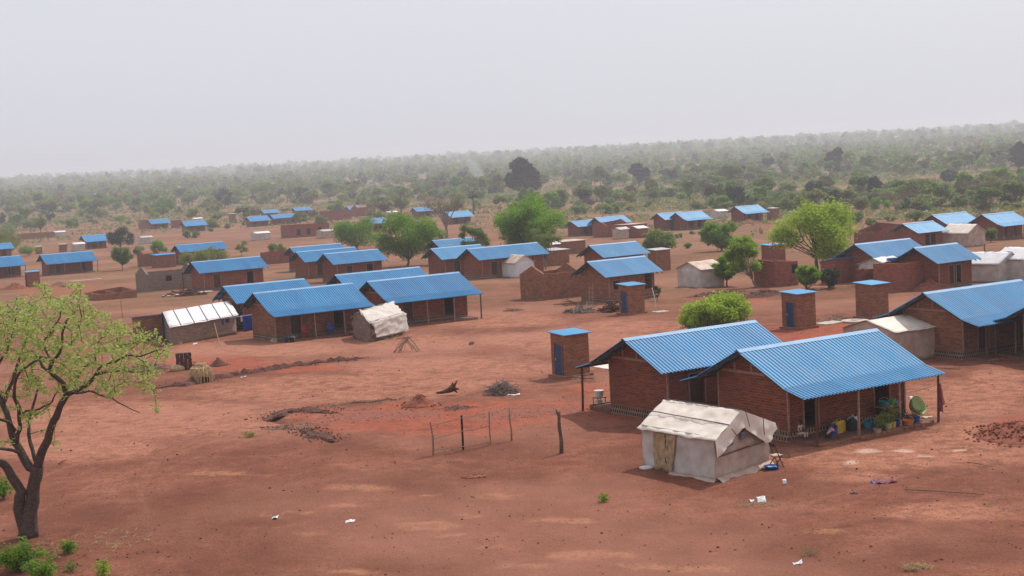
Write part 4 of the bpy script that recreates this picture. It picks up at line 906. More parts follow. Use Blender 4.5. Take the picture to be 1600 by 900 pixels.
# --- the foreground tree: main limbs laid out, then twigs grown towards scattered leaf tufts
tb_ = G(42, 840); TY = tb_.y
t = thing('foreground_tree', 'large tree with a forked dark trunk and sparse young yellow green leaves, left foreground', 'tree', tb_)
def FT(px, py, off): return W(px, py, TY + off) - tb_
limbs = [
 ([(44, 843), (47, 798), (54, 754), (59, 729)], [0, 0, 0, 0], [.50, .34, .30, .28]),
 ([(59, 729), (67, 704), (75, 686), (82, 658), (96, 633), (104, 617)], [0, -.1, -.2, -.3, -.3, -.2], [.22, .20, .18, .17, .155, .145]),
 ([(104, 617), (100, 601), (83, 586), (76, 577), (81, 567), (93, 550), (98, 523), (105, 501), (120, 484)], [-.2, -.3, -.5, -.6, -.7, -.8, -.9, -1.0, -1.1], [.13, .12, .10, .085, .08, .07, .055, .045, .03]),
 ([(83, 586), (66, 572), (61, 562), (49, 569)], [-.5, -.3, 0, .3], [.07, .06, .05, .03]),
 ([(81, 567), (72, 545), (68, 535), (81, 516), (94, 496), (97, 470)], [-.7, -.3, 0, .2, .4, .6], [.06, .055, .05, .045, .035, .02]),
 ([(104, 617), (117, 611), (137, 599), (152, 584), (176, 579), (196, 579), (230, 585)], [-.2, 0, .3, .6, .9, 1.1, 1.4], [.12, .11, .10, .085, .065, .045, .02]),
 ([(145, 592), (156, 574), (171, 567), (200, 557), (220, 557), (257, 545)], [.45, .3, .1, -.2, -.4, -.6], [.07, .06, .055, .045, .035, .02]),
 ([(117, 611), (120, 591), (132, 574), (149, 562), (149, 545), (160, 522), (176, 515)], [0, .4, .8, 1.1, 1.3, 1.5, 1.6], [.06, .055, .05, .04, .035, .028, .02]),
 ([(110, 614), (140, 612), (164, 619), (176, 623), (205, 639), (218, 645)], [-.1, -.6, -1.0, -1.3, -1.6, -1.8], [.05, .045, .04, .035, .025, .015]),
 ([(58, 735), (47, 730), (34, 706), (22, 689), (15, 664), (6, 636), (0, 620), (-12, 590)], [0, .1, .2, .4, .5, .7, .8, 1.0], [.22, .20, .19, .17, .15, .13, .12, .09]),
 ([(25, 695), (31, 670), (31, 651), (28, 636), (22, 620), (22, 605), (27, 586), (49, 567), (64, 560), (78, 562)], [.3, 0, -.3, -.5, -.6, -.8, -1.0, -1.3, -1.5, -1.6], [.10, .09, .085, .08, .08, .07, .065, .055, .045, .03]),
 ([(31, 651), (40, 642), (65, 640), (81, 627), (90, 612)], [-.3, -.6, -.9, -1.2, -1.4], [.06, .055, .05, .04, .02]),
 ([(6, 630), (17, 600), (25, 580), (32, 555), (42, 525), (50, 500)], [.7, 1.0, 1.2, 1.4, 1.6, 1.8], [.09, .08, .07, .06, .045, .03]),
 ([(24, 672), (12, 660), (0, 656), (-25, 640)], [.4, -.2, -.6, -1], [.08, .07, .065, .05]),
 ([(35, 710), (20, 704), (0, 701), (-30, 690)], [.2, -.2, -.5, -1], [.08, .075, .07, .05]),
 ([(42, 838), (28, 795), (34, 767), (19, 745), (6, 726), (0, 723), (-22, 700)], [0, 0, -.1, -.2, -.3, -.4, -.6], [.30, .27, .24, .21, .18, .17, .12]),
 ([(-12, 590), (0, 564), (12, 550), (20, 520), (26, 490)], [1.0, .6, .2, -.1, -.3], [.07, .06, .05, .04, .03]),
 ([(0, 620), (-30, 580), (-50, 540), (-60, 500)], [.8, 1.2, 1.6, 2], [.09, .07, .05, .03]),
 ([(59, 729), (48, 690), (45, 655), (60, 610), (62, 590)], [0, .5, .9, 1.5, 1.8], [.10, .09, .07, .05, .03]),
 ([(-22, 700), (-45, 650), (-60, 600), (-70, 560)], [-.6, -.9, -1.2, -1.5], [.11, .09, .07, .04]),
]
tr = MB(); nodes_ = []
for pts, off, rad in limbs:
    P_ = [FT(x, y, o_) for (x, y), o_ in zip(pts, off)]
    # smooth, slightly knobbly limb
    Q, RR = [], []
    for i in range(len(P_) - 1):
        for k in range(3):
            u = k / 3; q = P_[i].lerp(P_[i + 1], u); q += Vector((noise.noise(q * 2.1), noise.noise(q * 2.1 + Vector((5, 0, 0))), noise.noise(q * 2.1 + Vector((0, 5, 0))))) * .07 * (1 if i + k > 0 else 0)
            Q.append(q); RR.append(rad[i] + (rad[i + 1] - rad[i]) * u)
    Q.append(P_[-1]); RR.append(rad[-1]); tr.tube(Q, [r_ * .76 for r_ in RR], 8)
    for q, r_ in zip(Q, RR):
        if r_ < .17: nodes_.append((q, r_))
poly = [(-70, 470, 60, 560, 190), (30, 460, 150, 610, 300), (150, 500, 200, 620, 95), (175, 505, 250, 600, 70), (30, 600, 110, 690, 40), (-60, 600, 30, 720, 60)]
att = []
for (x0, y0, x1, y1, n_) in poly:
    for _ in range(n_):
        x, y = random.uniform(x0, x1), random.uniform(y0, y1)
        ytop = float(np.interp(x, [-70, 0, 25, 60, 100, 140, 160, 200, 235, 262], [480, 470, 452, 445, 447, 455, 490, 500, 512, 530])); ybot = float(np.interp(x, [-70, 0, 60, 110, 140, 180, 220, 262], [720, 700, 655, 640, 615, 620, 625, 590]))
        if not (ytop < y < ybot): continue
        if x > 140 and y > 560 and random.random() < .35: continue
        att.append(FT(x, y, random.gauss(0, 1.5)))
for (x, y) in [(262, 538), (255, 548), (262, 552), (247, 560), (240, 543), (218, 505), (225, 520), (243, 530), (161, 492), (170, 495), (240, 610), (230, 612), (245, 640), (210, 600), (120, 448), (130, 450), (110, 450), (60, 446), (70, 450), (243, 520), (200, 540), (190, 545), (225, 600), (85, 690), (76, 670)]:
    for _ in range(2): att.append(FT(x + random.uniform(-5, 5), y + random.uniform(-4, 4), random.gauss(0, .9)))
random.shuffle(att)
NP = [n_[0] for n_ in nodes_]; tw = tr; tips = []
att.sort(key=lambda a: min((a - p).length for p in NP[::3]))
for a in att:
    j = min(range(len(NP)), key=lambda i: (NP[i] - a).length); p = NP[j]; d = a - p
    if d.length < .1 or d.length > 3.0: continue
    m_ = p + d * .5 + Vector((random.uniform(-.12, .12), random.uniform(-.12, .12), random.uniform(-.02, .16))) * min(1, d.length)
    r_ = .008 + .009 * min(1.5, d.length); tw.tube([p, m_, a], [r_, r_ * .75, r_ * .45], 4)
    NP += [m_, a, p.lerp(m_, .5)]; tips.append((a, d.normalized())); 
    if d.length > .5: tips.append((m_, d.normalized()))
tw.build('trunk', M['bark'], t, smooth=True)
lc = []
for a, d in tips:
    for _ in range(random.randint(9, 20)): lc.append(a + d * random.uniform(-.05, .10) + Vector((random.gauss(0, .085), random.gauss(0, .085), random.gauss(-.03, .06))))
LC = np.array([tuple(x) for x in lc])
me = quads_mesh('leaves', LC, .082 * rng.uniform(.6, 1.25, len(LC)), mats=[M['leaf_fg']], droop=.35, asp=.42); c = bpy.data.objects.new('leaves', me); COL.objects.link(c); c.parent = t

def sticks(label, base, rx, ry, h, n, mt, name='brush_pile', r_=.02, tepee=False, cat='brush pile', ln=1.0):
    o = G(*base); m_ = MB()
    for i in range(n):
        if tepee:
            a = random.uniform(0, 6.28); p = Vector((math.cos(a) * rx, math.sin(a) * ry, -.05)); q = Vector((random.gauss(0, .15), random.gauss(0, .15), h * random.uniform(.85, 1.1))) - p * random.uniform(0, .25)
        else:
            a = random.uniform(0, 6.28); u = random.uniform(0, 1) ** .6; c_ = Vector((math.cos(a) * rx * u, math.sin(a) * ry * u, h * (1 - u * .8) * random.uniform(.2, 1))); d = Vector((random.gauss(0, 1), random.gauss(0, 1), random.gauss(0, .45))).normalized() * random.uniform(.25, .6) * ln
            p, q = c_ - d, c_ + d; p.z = max(p.z, .02); q.z = max(q.z, .02)
        m_.tube([p, (p + q) / 2 + Vector((random.gauss(0, .05), random.gauss(0, .05), random.uniform(0, .08))), q], [r_, r_ * .8, r_ * .5], 4)
    ob = m_.build(name, M[mt]); ob.location = o; tag(ob, label, cat)
# foreground weeds and small shrubs
def weed(label, base, h, r_, lf, n, ls, cat='plant', name='leafy_weed'):
    o = G(*base); t = thing(name, label, cat, o); st = MB(); P_ = []
    for i in range(max(5, n // 40)):
        a = random.uniform(0, 6.28); q = Vector((math.cos(a) * r_ * random.uniform(.1, 1), math.sin(a) * r_ * random.uniform(.1, 1), h * random.uniform(.45, 1))); st.tube([(0, 0, -.05), (q.x * .4, q.y * .4, q.z * .6), q], [.012, .01, .005], 3)
        for _ in range(n // max(5, n // 40)): P_.append(tuple(q * random.uniform(.35, 1) + Vector((random.gauss(0, .09), random.gauss(0, .09), random.gauss(0, .06)))))
    st.build('stem', M['bark_l'], t); P_ = np.array(P_); P_[:, 2] = np.abs(P_[:, 2])
    c = bpy.data.objects.new('leaves', quads_mesh('leaves', P_, ls * rng.uniform(.6, 1.2, len(P_)), mats=[M[lf]])); COL.objects.link(c); c.parent = t
weed('dense green shrub at the foot of the large foreground tree', (28, 893), 1.0, 1.05, 'leaf_m', 1900, .075, 'bush', 'low_shrub')
weed('second green shrub at the bottom left corner below the foreground trunk', (68, 905), .7, .7, 'leaf_m', 700, .07, 'bush', 'low_shrub')
sticks('dry twigs and leaf litter under the foreground tree', (150, 850), 2.2, 1.6, .05, 110, 'straw', 'leaf_litter', .008, cat='litter', ln=.5)
weed('small bright green weed just right of the foreground trunk', (107, 866), .45, .32, 'leaf_m', 320, .06)
weed('yellowish weed at the bottom edge, right of the foreground tree', (160, 900), .5, .38, 'leaf_b', 300, .055)
weed('pale thin weed at the bottom edge between shrub and yellowish weed', (112, 893), .35, .4, 'leaf_o', 160, .05)
weed('green shrub at the left edge behind the foreground trunk', (6, 780), .95, .55, 'leaf_m', 800, .07, 'bush', 'low_shrub')
weed('small dark green weed on the open ground left of the tent', (943, 783), .32, .2, 'leaf_m', 150, .055)
weed('low green weed on the open ground near the dug trench', (390, 683), .28, .3, 'leaf_o', 150, .05)
weed('faint green weed near the bottom right of the yard', (1268, 868), .2, .35, 'leaf_o', 70, .04)
weed('dry weed by the dirt heap behind the stick fence', (655, 634), .25, .7, 'leaf_o', 140, .05)

# ------------------------------------------------------------------ the bush land behind the village
bxs = [-400, 0, 200, 450, 700, 850, 1000, 1200, 1400, 1600, 2000]; bys = [356, 352, 334, 322, 322, 332, 336, 336, 340, 328, 318]
def where(o, x, y, z):
    px, py = PJ((x, y, z)); m_ = [k_ for k_ in CN if M[k_] == o.data.materials[0]][0]
    side = 'left' if px < 530 else ('middle' if px < 1070 else 'right')
    near_ = 'nearest the village' if math.hypot(x, y) < 520 else ('halfway out' if math.hypot(x, y) < 800 else 'far out')
    return CN[m_], side, near_
def protos(kind, k, n):
    out = []
    for i in range(k):
        if kind == 'bush': lb = lobes_for(1, 1.0, .55, .55, 6, .3, .5, .9); nl = n; ls = .17; r0 = .03; fk = .1
        else: lb = lobes_for(1, .48, .34, .66, 7, .3, .5); nl = n; ls = .085; r0 = .028; fk = .3
        mb = MB(); skeleton(mb, lb, 1, r0, fk, bend=.04, sub=1, n=4)
        P_ = crown_pts(nl, lb, .35); P_ = P_[P_[:, 2] > .02]
        out.append((P_, ls, mb))
    return out
LEAFS = ['leaf_d', 'leaf_g', 'leaf_m', 'leaf_o', 'leaf_dry']
def single_mesh(name, P_, ls, mb, lf):
    lm = quads_mesh(name, P_, ls * rng.uniform(.6, 1.3, len(P_)), mats=[M[lf], M['bark']])
    bm = bmesh.new(); bm.from_mesh(lm); vs = [bm.verts.new(v) for v in mb.v]
    for f in mb.f:
        try: g = bm.faces.new([vs[i] for i in f]); g.material_index = 1
        except ValueError: pass
    bm.to_mesh(lm); bm.free(); return lm
PB = [single_mesh('savanna_bush', *p, lf) for lf in ['leaf_g', 'leaf_o', 'leaf_g', 'leaf_m', 'leaf_dry', 'leaf_o'] for p in protos('bush', 2, 420)]
PT = [single_mesh('savanna_tree', *p, lf) for lf in ['leaf_g', 'leaf_d', 'leaf_m', 'leaf_o', 'leaf_g', 'leaf_dry', 'leaf_o'] for p in protos('tree', 2, 700)]
CN = {'leaf_d': 'dark', 'leaf_g': 'grey green', 'leaf_m': 'fresh green', 'leaf_o': 'olive', 'leaf_dry': 'dry brown'}
cand = []
HS = [(o.location.copy(), o.get('L', 6.0)) for o in bpy.data.objects if o.get('category') in ('house', 'building', 'unfinished house', 'latrine', 'shed', 'shelter', 'tent')]
def clear(x, y, r_=7.0):
    for p, L_ in HS:
        for u in (0, .5, 1):
            if (p.x + EX.x * L_ * u - x) ** 2 + (p.y + EX.y * L_ * u - y) ** 2 < r_ * r_: return False
    return True
def scatter(r0, r1, n, smin, smax, ptree, dens=None):
    for _ in range(n):
        rr = math.sqrt(random.uniform(r0 * r0, r1 * r1)); a = R(random.uniform(-22.5, 22.5)); x, y = math.sin(a) * rr, math.cos(a) * rr
        if dens is not None and noise.noise(Vector((x / 90, y / 90, 1.3))) < dens: continue
        z = zt(x, y); px, py = PJ((x, y, z)); lim = float(np.interp(px, bxs, bys))
        if py > lim + 34 or not clear(x, y): continue
        if py > lim - 2 and random.random() > .42 * (1 - (py - lim) / 42): continue
        tr_ = random.random() < ptree; s_ = random.uniform(smin, smax) * (1.35 if tr_ else .52)
        cand.append((s_ / rr, x, y, z, s_, tr_))
scatter(200, 520, 1500, 2.2, 5.6, .25, -.02)
scatter(450, 900, 2100, 3.0, 6.5, .35, -.05)
scatter(850, 1500, 2600, 4, 8.5, .45, -.12)
scatter(1400, 2600, 4200, 6, 10, .6, -.3)
scatter(2400, 3900, 2600, 4, 16, .7, -.3)
scatter(3800, 5900, 3000, 5, 19, .8, -.3)
cand.sort(key=lambda c: -c[0])
nt_, nb_, rest = 0, 0, []
for c in cand:
    _, x, y, z, s_, tr_ = c; vis = -15 < PJ((x, y, z))[0] < 1615
    if tr_ and nt_ < 230 and vis:
        o = bpy.data.objects.new('savanna_tree', random.choice(PT)); nt_ += 1; COL.objects.link(o); tag(o, '%s savanna tree in the %s of the bush land, %s' % where(o, x, y, z), 'tree', 'savanna trees in the bush land'); s3 = s_
    elif (not tr_) and nb_ < 290 and vis:
        o = bpy.data.objects.new('savanna_bush', random.choice(PB)); nb_ += 1; COL.objects.link(o); tag(o, '%s low bush in the %s of the bush land, %s' % where(o, x, y, z), 'bush', 'savanna bushes in the bush land'); s3 = s_ * 1.3
    else: rest.append(c); continue
    o.location = (x, y, z - .05); o.rotation_euler = (0, 0, random.uniform(0, 6.28)); o.scale = (s3 * random.uniform(.8, 1.2), s3 * random.uniform(.8, 1.2), s3 * random.uniform(.75, 1.1))
# everything farther: one mass of woodland
low = [(crown_pts(110, lobes_for(1, .52, .36, .62, 6, .32, .5, .8), .3)) for _ in range(8)]
CC, SS, MI = [], [], []
for (_, x, y, z, s_, tr_) in rest:
    P_ = low[random.randrange(8)]; d = math.hypot(x, y); k = int(np.clip(110 * 900 / max(d, 600), 34, 110)); P_ = P_[rng.integers(0, len(P_), k)]
    sc_ = s_ * (1.0 if tr_ else 1.3); wv = (1.0 if tr_ else 1.7); ca = random.uniform(0, 6.28); c_, s__ = math.cos(ca), math.sin(ca)
    Q = np.stack([(P_[:, 0] * c_ - P_[:, 1] * s__) * wv, (P_[:, 0] * s__ + P_[:, 1] * c_) * wv, P_[:, 2] * (1 if tr_ else .6)], 1) * sc_ + np.array([x, y, z])
    CC.append(Q); SS.append(np.full(k, sc_ * .15 * math.sqrt(110 / k)) * rng.uniform(.6, 1.3, k)); MI.append(np.full(k, random.choice([0, 1, 1, 1, 1, 2, 3, 3, 3, 4])))
CC = np.concatenate(CC); SS = np.concatenate(SS); MI = np.concatenate(MI)
wl = bpy.data.objects.new('distant_woodland', quads_mesh('distant_woodland', CC, SS, MI, [M[l] for l in LEAFS])); COL.objects.link(wl)
tag(wl, 'hazy woodland covering the far plain to the horizon', 'woodland', kind='stuff')
# low dry scrub and grass between the bushes
n_ = 42000; gx = []; 
while len(gx) < n_:
    rr = random.uniform(230, 900) if random.random() < .8 else random.uniform(900, 1400); a = R(random.uniform(-21, 21)); x, y = math.sin(a) * rr, math.cos(a) * rr
    if noise.noise(Vector((x / 40, y / 40, 4.3))) < -.16: continue
    z = zt(x, y); px, py = PJ((x, y, z))
    if py > float(np.interp(px, bxs, bys)) + random.choice((3, 10, 22, 34)): continue
    gx.append((x, y, z + random.uniform(.1, .7)))
gx = np.array(gx); gs = .55 * rng.uniform(.5, 1.5, n_) * (.6 + gx[:, 1] / 900)
sg = bpy.data.objects.new('scrub', quads_mesh('scrub', gx, gs, rng.choice([1, 3, 4, 4, 1], n_), [M[l] for l in LEAFS], up_bias=.2)); COL.objects.link(sg)
tag(sg, 'low dry scrub covering the ground behind the village', 'scrub', kind='stuff')
# small shrubs inside the village clearings
k = 0
for (x, y, s_) in [(1010, 372, 8), (1060, 372, 7), (1082, 366, 6), (1100, 378, 7), (1015, 385, 8), (1075, 388, 8), (700, 385, 8), (905, 350, 9), (1330, 352, 8), (1392, 346, 8), (380, 352, 7), (355, 357, 7), (330, 362, 6), (445, 362, 7), (300, 362, 6), (150, 350, 7), (230, 352, 7), (1215, 360, 6), (1240, 372, 7), (870, 440, 4), (28, 340, 6), (1555, 402, 7), (200, 350, 6), (100, 388, 7), (128, 412, 6), (1040, 392, 5), (990, 330, 9), (905, 325, 11), (940, 330, 12), (970, 326, 10), (1010, 325, 11), (1110, 322, 10), (1130, 326, 9), (112, 356, 14), (332, 356, 15), (502, 352, 14), (872, 350, 15), (1330, 350, 18), (1370, 356, 15), (1250, 352, 13), (214, 398, 13), (300, 372, 12), (622, 360, 13), (1212, 372, 10), (905, 335, 15), (955, 334, 16), (700, 345, 11), (160, 340, 14), (30, 350, 15), (1430, 345, 15)]:
    o = bpy.data.objects.new('clearing_bush', PB[k % 4]); k += 1; COL.objects.link(o); p = G(x, y); s3 = s_ * p.y / F_PX
    o.location = p; o.rotation_euler = (0, 0, k); o.scale = (s3 * 1.1, s3 * 1.1, s3)
    tag(o, 'small %s bush in a bare clearing between houses, %s of the village' % (['grey green', 'grey green', 'olive', 'olive'][(k - 1) % 4], 'far left' if x < 270 else 'left' if x < 650 else 'centre' if x < 960 else 'right' if x < 1150 else 'far right'), 'bush', 'small bushes in the village clearings')

# ------------------------------------------------------------------ fence, posts, heaps, piles
o = G(677, 712); t = thing('stick_fence', 'short fence of three thin posts with three stick rails on the open ground', 'fence', o)
def LP(px, py, h=0): return G(px, py) - o + Vector((0, 0, h))
A_, B_, C_ = LP(677, 712), LP(724, 703), LP(767, 696)
MB().tube([A_ + Vector((0, 0, -.2)), A_ + Vector((.03, 0, .8)), A_ + Vector((-.05, 0, 1.45))], [.05, .045, .035], 6).build('post', M['pole_l'], t)
MB().tube([B_ + Vector((0, 0, -.2)), B_ + Vector((0, 0, 1.5))], [.045, .045], 6).build('post', M['dark'], t)
MB().tube([C_ + Vector((0, 0, -.2)), C_ + Vector((-.02, 0, .7)), C_ + Vector((.0, 0, 1.5))], [.035, .03, .03], 6).build('post', M['timber'], t)
for (z0, z1) in ((1.30, 1.42), (.72, .86), (.10, .16)):
    MB().tube([A_ + Vector((0, -.05, z0)), (A_ + B_) / 2 + Vector((0, -.06, (z0 + z1) / 2 - .02)), B_ + Vector((0, -.06, (z0 + z1) / 2 + .03)), C_ + Vector((0, -.045, z1))], [.024, .022, .02, .018], 5).build('rail', M['pole_l' if z0 > .3 else 'timber'], t)
def post(label, base, h, r_, mt='pole', fork=False, lean=0.0):
    o = G(*base); m_ = MB(); m_.tube([(0, 0, -.25), (.03, 0, h * .3), (-.03, .02, h * .65), (lean, 0, h)], [r_ * 1.1, r_, r_ * .9, r_ * .75], 8)
    if fork: m_.tube([(lean * .8 - .01, 0, h * .86), (lean - .11, 0, h * 1.0), (lean - .13, 0, h * 1.06)], [r_ * .6, r_ * .5, r_ * .3], 6)
    ob = m_.build('wooden_post', M[mt], smooth=True); ob.location = o; tag(ob, label, 'post')
post('thin reddish stick post standing right of the stick fence', (799, 689), 1.5, .045, 'timber')
post('thick forked tree trunk post standing alone left of the tent', (877, 708), 1.75, .085, 'pole', True)
post('thin leaning pole on open ground in front of the low brick foundation walls', (191, 497), 1.9, .03, 'pole')
post('dark post beside the white tent at the right', (1539, 402), 1.6, .09, 'pole')
post('white pipe standing by the latrine near the ladder house', (1024, 487), 2.0, .04, 'white_plastic', lean=-.2)
def heap(label, base, rx, ry, h, mt, name='soil_heap', cat='heap', clods=30, sub=4):
    o = G(*base); m_ = MB(); n_, k_ = 26, 7; vs = [(0, 0, h)]; fs = []
    for j in range(1, k_ + 1):
        u = j / k_
        for i in range(n_):
            a = 2 * math.pi * i / n_; q = Vector((math.cos(a) * rx * u, math.sin(a) * ry * u, 0)); e = 1 + .18 * noise.noise(Vector((math.cos(a) * 1.5, math.sin(a) * 1.5, o.x)))
            z = h * (1 - u) ** 1.15 * (1 + .35 * noise.noise(q * 2.3 + o * .1)) - (.1 if j == k_ else 0); vs.append((q.x * e, q.y * e, z))
    for i in range(n_): fs.append((0, 1 + i, 1 + (i + 1) % n_))
    for j in range(k_ - 1):
        for i in range(n_): a = 1 + j * n_; fs.append((a + i, a + n_ + i, a + n_ + (i + 1) % n_, a + (i + 1) % n_))
    m_.add(vs, fs)
    for i in range(clods):
        a = random.uniform(0, 6.28); u = random.uniform(.1, 1.15); s_ = random.uniform(.02, .075) * (.5 + h); m_.blob((math.cos(a) * rx * u, math.sin(a) * ry * u, max(0, h * (1 - u)) + s_ * .3), (s_, s_, s_ * .8), 1, .4, seed=i)
    ob = m_.build(name, M[mt], smooth=False); ob.location = o; tag(ob, label, cat)
heap('red brown soil heap at the upper edge of the orange ground behind the stick fence', (655, 634), 1.05, 1.0, .62, 'soil_red')
def bank(label, pts, wd, h, mt, clods=120, name='dirt_bank'):
    P_ = [G(*p) for p in pts]; o = P_[0].copy(); m_ = MB(); Q = []
    for a, b in zip(P_, P_[1:]):
        n_ = max(2, int((b - a).length / .35)); Q += [a.lerp(b, i / n_) for i in range(n_)]
    Q.append(P_[-1]); k_ = 7; vs = []
    for i, q in enumerate(Q):
        d = (Q[min(i + 1, len(Q) - 1)] - Q[max(i - 1, 0)]).normalized(); s_ = Vector((-d.y, d.x, 0)); e_ = min(1, i / 5, (len(Q) - 1 - i) / 5)
        for j in range(k_):
            u = j / (k_ - 1) * 2 - 1; w_ = wd * (.6 + .8 * noise.noise(q * .9)) * (.3 + .7 * e_); z = h * e_ * (1 - u * u) * (.7 + 1.3 * noise.noise(Vector((q.x * 1.6 + j * 2.1, q.y * 1.6, 2))) + .5 * noise.noise(Vector((q.x * 4 + j * 3, q.y * 4, 6)))) - (.06 if abs(u) == 1 else 0); p = q + s_ * u * w_ - o; vs.append((p.x, p.y, zt(q.x, q.y) - o.z + z + .03))
    m_.add(vs, [(i * k_ + j, i * k_ + j + 1, (i + 1) * k_ + j + 1, (i + 1) * k_ + j) for i in range(len(Q) - 1) for j in range(k_ - 1)])
    for i in range(clods):
        q = random.choice(Q) - o; s_ = random.uniform(.02, .055); m_.blob((q.x + random.gauss(0, wd * .6), q.y + random.gauss(0, wd * .6), q.z + s_ * .4 + random.uniform(0, h * .5)), (s_, s_, s_ * .8), 1, .4, seed=i)
    ob = m_.build(name, M[mt]); ob.location = o; tag(ob, label, 'bank')
bank('long low bank of dark dug earth running right from the thatch bundle', [(240, 608), (300, 600), (360, 588), (430, 577), (500, 568), (572, 560)], .8, .26, 'soil_dk', 420)
bank('dark earth rim on the far side of the dug trench', [(415, 655), (445, 645), (480, 642), (520, 646)], .8, .17, 'soil_dk', 220)
bank('short dark earth rim along the near end of the trench', [(470, 672), (500, 682), (525, 688)], .7, .15, 'soil_dk', 160)
bank('faint brown bank left of the red heap behind the fence', [(510, 634), (560, 630), (620, 624)], .6, .10, 'soil_br', 120)
heap('small dark cone of soil beside the thatch bundle', (342, 571), .72, .7, .55, 'soil_dk', clods=8)
heap('red soil heap beside the far left latrine', (22, 452), 2.6, 1.6, 1.0, 'soil_red')
heap('brown soil heap right of the far left latrine', (92, 446), 2.0, 1.6, .55, 'soil_br')
heap('low pile of red broken bricks at the right edge of the yard', (1594, 680), 2.0, 2.4, .55, 'soil_red', name='brick_pile', clods=420)
heap('round heap of orange earth behind the roof at the right', (1456, 453), 2.2, 1.7, 1.0, 'soil_red')
heap('low brown soil hump beside the concrete disc', (1306, 500), 1.6, 1.2, .35, 'soil_br')
heap('line of dark broken earth clods under the bright green trees, left half', (1128, 462), 3.4, 1.4, .6, 'soil_dk', clods=120, name='clod_pile')
heap('line of dark broken earth clods under the bright green trees, right half', (1195, 464), 3.2, 1.4, .7, 'soil_dk', clods=120, name='clod_pile')
heap('red soil bank in front of the lone bush edge house', (1170, 349), 3.4, 2.0, 1.0, 'soil_red', clods=10)
heap('scatter of red earth clods on the ground below the stick fence', (741, 744), .55, .35, .05, 'soil_red', name='clod_pile', clods=40)
heap('red clods in a row right under the stick fence', (700, 723), .7, .25, .04, 'soil_red', name='clod_pile', clods=30)
heap('dark clods along the ground heap behind the fence', (716, 638), .9, .7, .12, 'soil_dk', name='clod_pile', clods=50)
heap('loose red clods thrown over the dug red soil right of the stick fence', (830, 650), 3.2, 3.0, .05, 'soil_red', name='clod_pile', clods=160)
heap('loose red clods thrown over the dug red soil left of the stick fence', (590, 652), 3.6, 2.6, .05, 'soil_red', name='clod_pile', clods=140)
heap('dark clods on the near bank of the dug trench', (450, 668), 1.4, .9, .12, 'soil_br', name='clod_pile', clods=90)

sticks('grey tangle of dry brushwood on the open ground behind the fence', (784, 615), .85, .8, .75, 170, 'twig')
sticks('cone of bare pale sticks leaning together near the silver shelter', (635, 549), .95, .8, 1.05, 22, 'pole_l', 'stick_cone', .022, True, 'sticks')
sticks('flat spread of firewood in front of the ladder house', (906, 488), 1.3, 1.4, .3, 60, 'twig', 'firewood_pile', .05, cat='firewood', ln=1.6)
sticks('stack of dark logs against the latrine by the ladder house', (955, 487), .8, .9, .9, 50, 'timber_d', 'firewood_pile', .07, cat='firewood', ln=1.2)
sticks('two long poles lying left of the firewood in front of the ladder house', (880, 478), 1.5, .6, .1, 4, 'pole', 'fallen_poles', .05, cat='poles', ln=2.5)
sticks('small twig heap left of the firewood in the central open ground', (802, 486), .7, .4, .2, 24, 'timber', 'twig_heap', .03, cat='twigs')
sticks('heap of dry thatch and stalks at the bottom right', (1432, 889), .42, .3, .12, 120, 'straw', 'straw_heap', .008, cat='straw', ln=.35)
sticks('grey brushwood scattered under the foreground branches, behind the tree', (230, 578), 1.8, 1.6, .3, 90, 'twig', ln=1.2)
sticks('broken timber stacked before the orange walled house', (292, 462), 2.4, 1.2, .8, 50, 'timber_d', 'timber_stack', .08, cat='timber', ln=1.8)
sticks('sticks and rubble in front of the far left pale post house', (108, 448), 1.8, 1.0, .35, 40, 'timber', 'rubble_heap', .07, cat='rubble')
sticks('crossed pale planks leaning behind the latrine on the open ground', (914, 596), .35, .3, .7, 8, 'pole_l', 'loose_planks', .035, cat='planks', ln=1.2)
sticks('timber offcuts on the ground at the silver shelter foot', (612, 531), 1.2, .4, .12, 16, 'pole_l', 'loose_planks', .025, cat='planks', ln=1.2)
# stump lying on its side
o = G(700, 617); m_ = MB(); m_.tube([(-.62, 0, .14), (-.3, .02, .15), (.05, 0, .24), (.3, 0, .38)], [.05, .09, .14, .22], 8)
for d in ((.55, .1, .75), (.62, -.15, .3), (.5, .1, .08), (.28, .1, .68)): m_.tube([(.28, 0, .36), tuple((a_ + b_) / 2 for a_, b_ in zip((.28, 0, .36), d)), d], [.12, .08, .03], 5)
ob = m_.build('tree_stump', M['soil_dk'], smooth=True); ob.location = o; tag(ob, 'charred uprooted tree stump lying between soil heap and brushwood', 'stump')
# thatch bundle, brick stack
o = G(315, 597); t = thing('thatch_bundle', 'dome shaped bundle of tan thatch over a dark hollow by the dirt bank', 'thatch', o)
m_ = MB()
for i in range(260):
    a = random.uniform(0, 6.28); 
    if -1.1 < a - 5.2 < .7 and random.random() < .75: l0 = .62
    else: l0 = 1.0
    rr = random.uniform(.55, .78); p = Vector((random.gauss(0, .12), random.gauss(0, .12), 1.12 + random.uniform(-.05, .06))); q = Vector((math.cos(a) * rr, math.sin(a) * rr * .9, 1.0 - l0)); mid = Vector((math.cos(a) * rr * .8, math.sin(a) * rr * .7, .88)); mid2 = mid.lerp(q, .5) + Vector((math.cos(a), math.sin(a), 0)) * .06
    m_.tube([p, mid, mid2, q], [.05, .05, .04, .03], 4)
m_.build('thatch', M['straw'], t); MB().blob((0, 0, .42), (.6, .55, .6), 2, .2).build('hollow', M['soil_dk'], t)  # solid dark core stands in for the shade inside the dome
sticks('thin dark sticks poking out beside the thatch bundle', (305, 575), .5, .3, .5, 9, 'timber_d', 'loose_sticks', .02, cat='sticks', ln=1.0)
o = G(288, 578); t = MB()
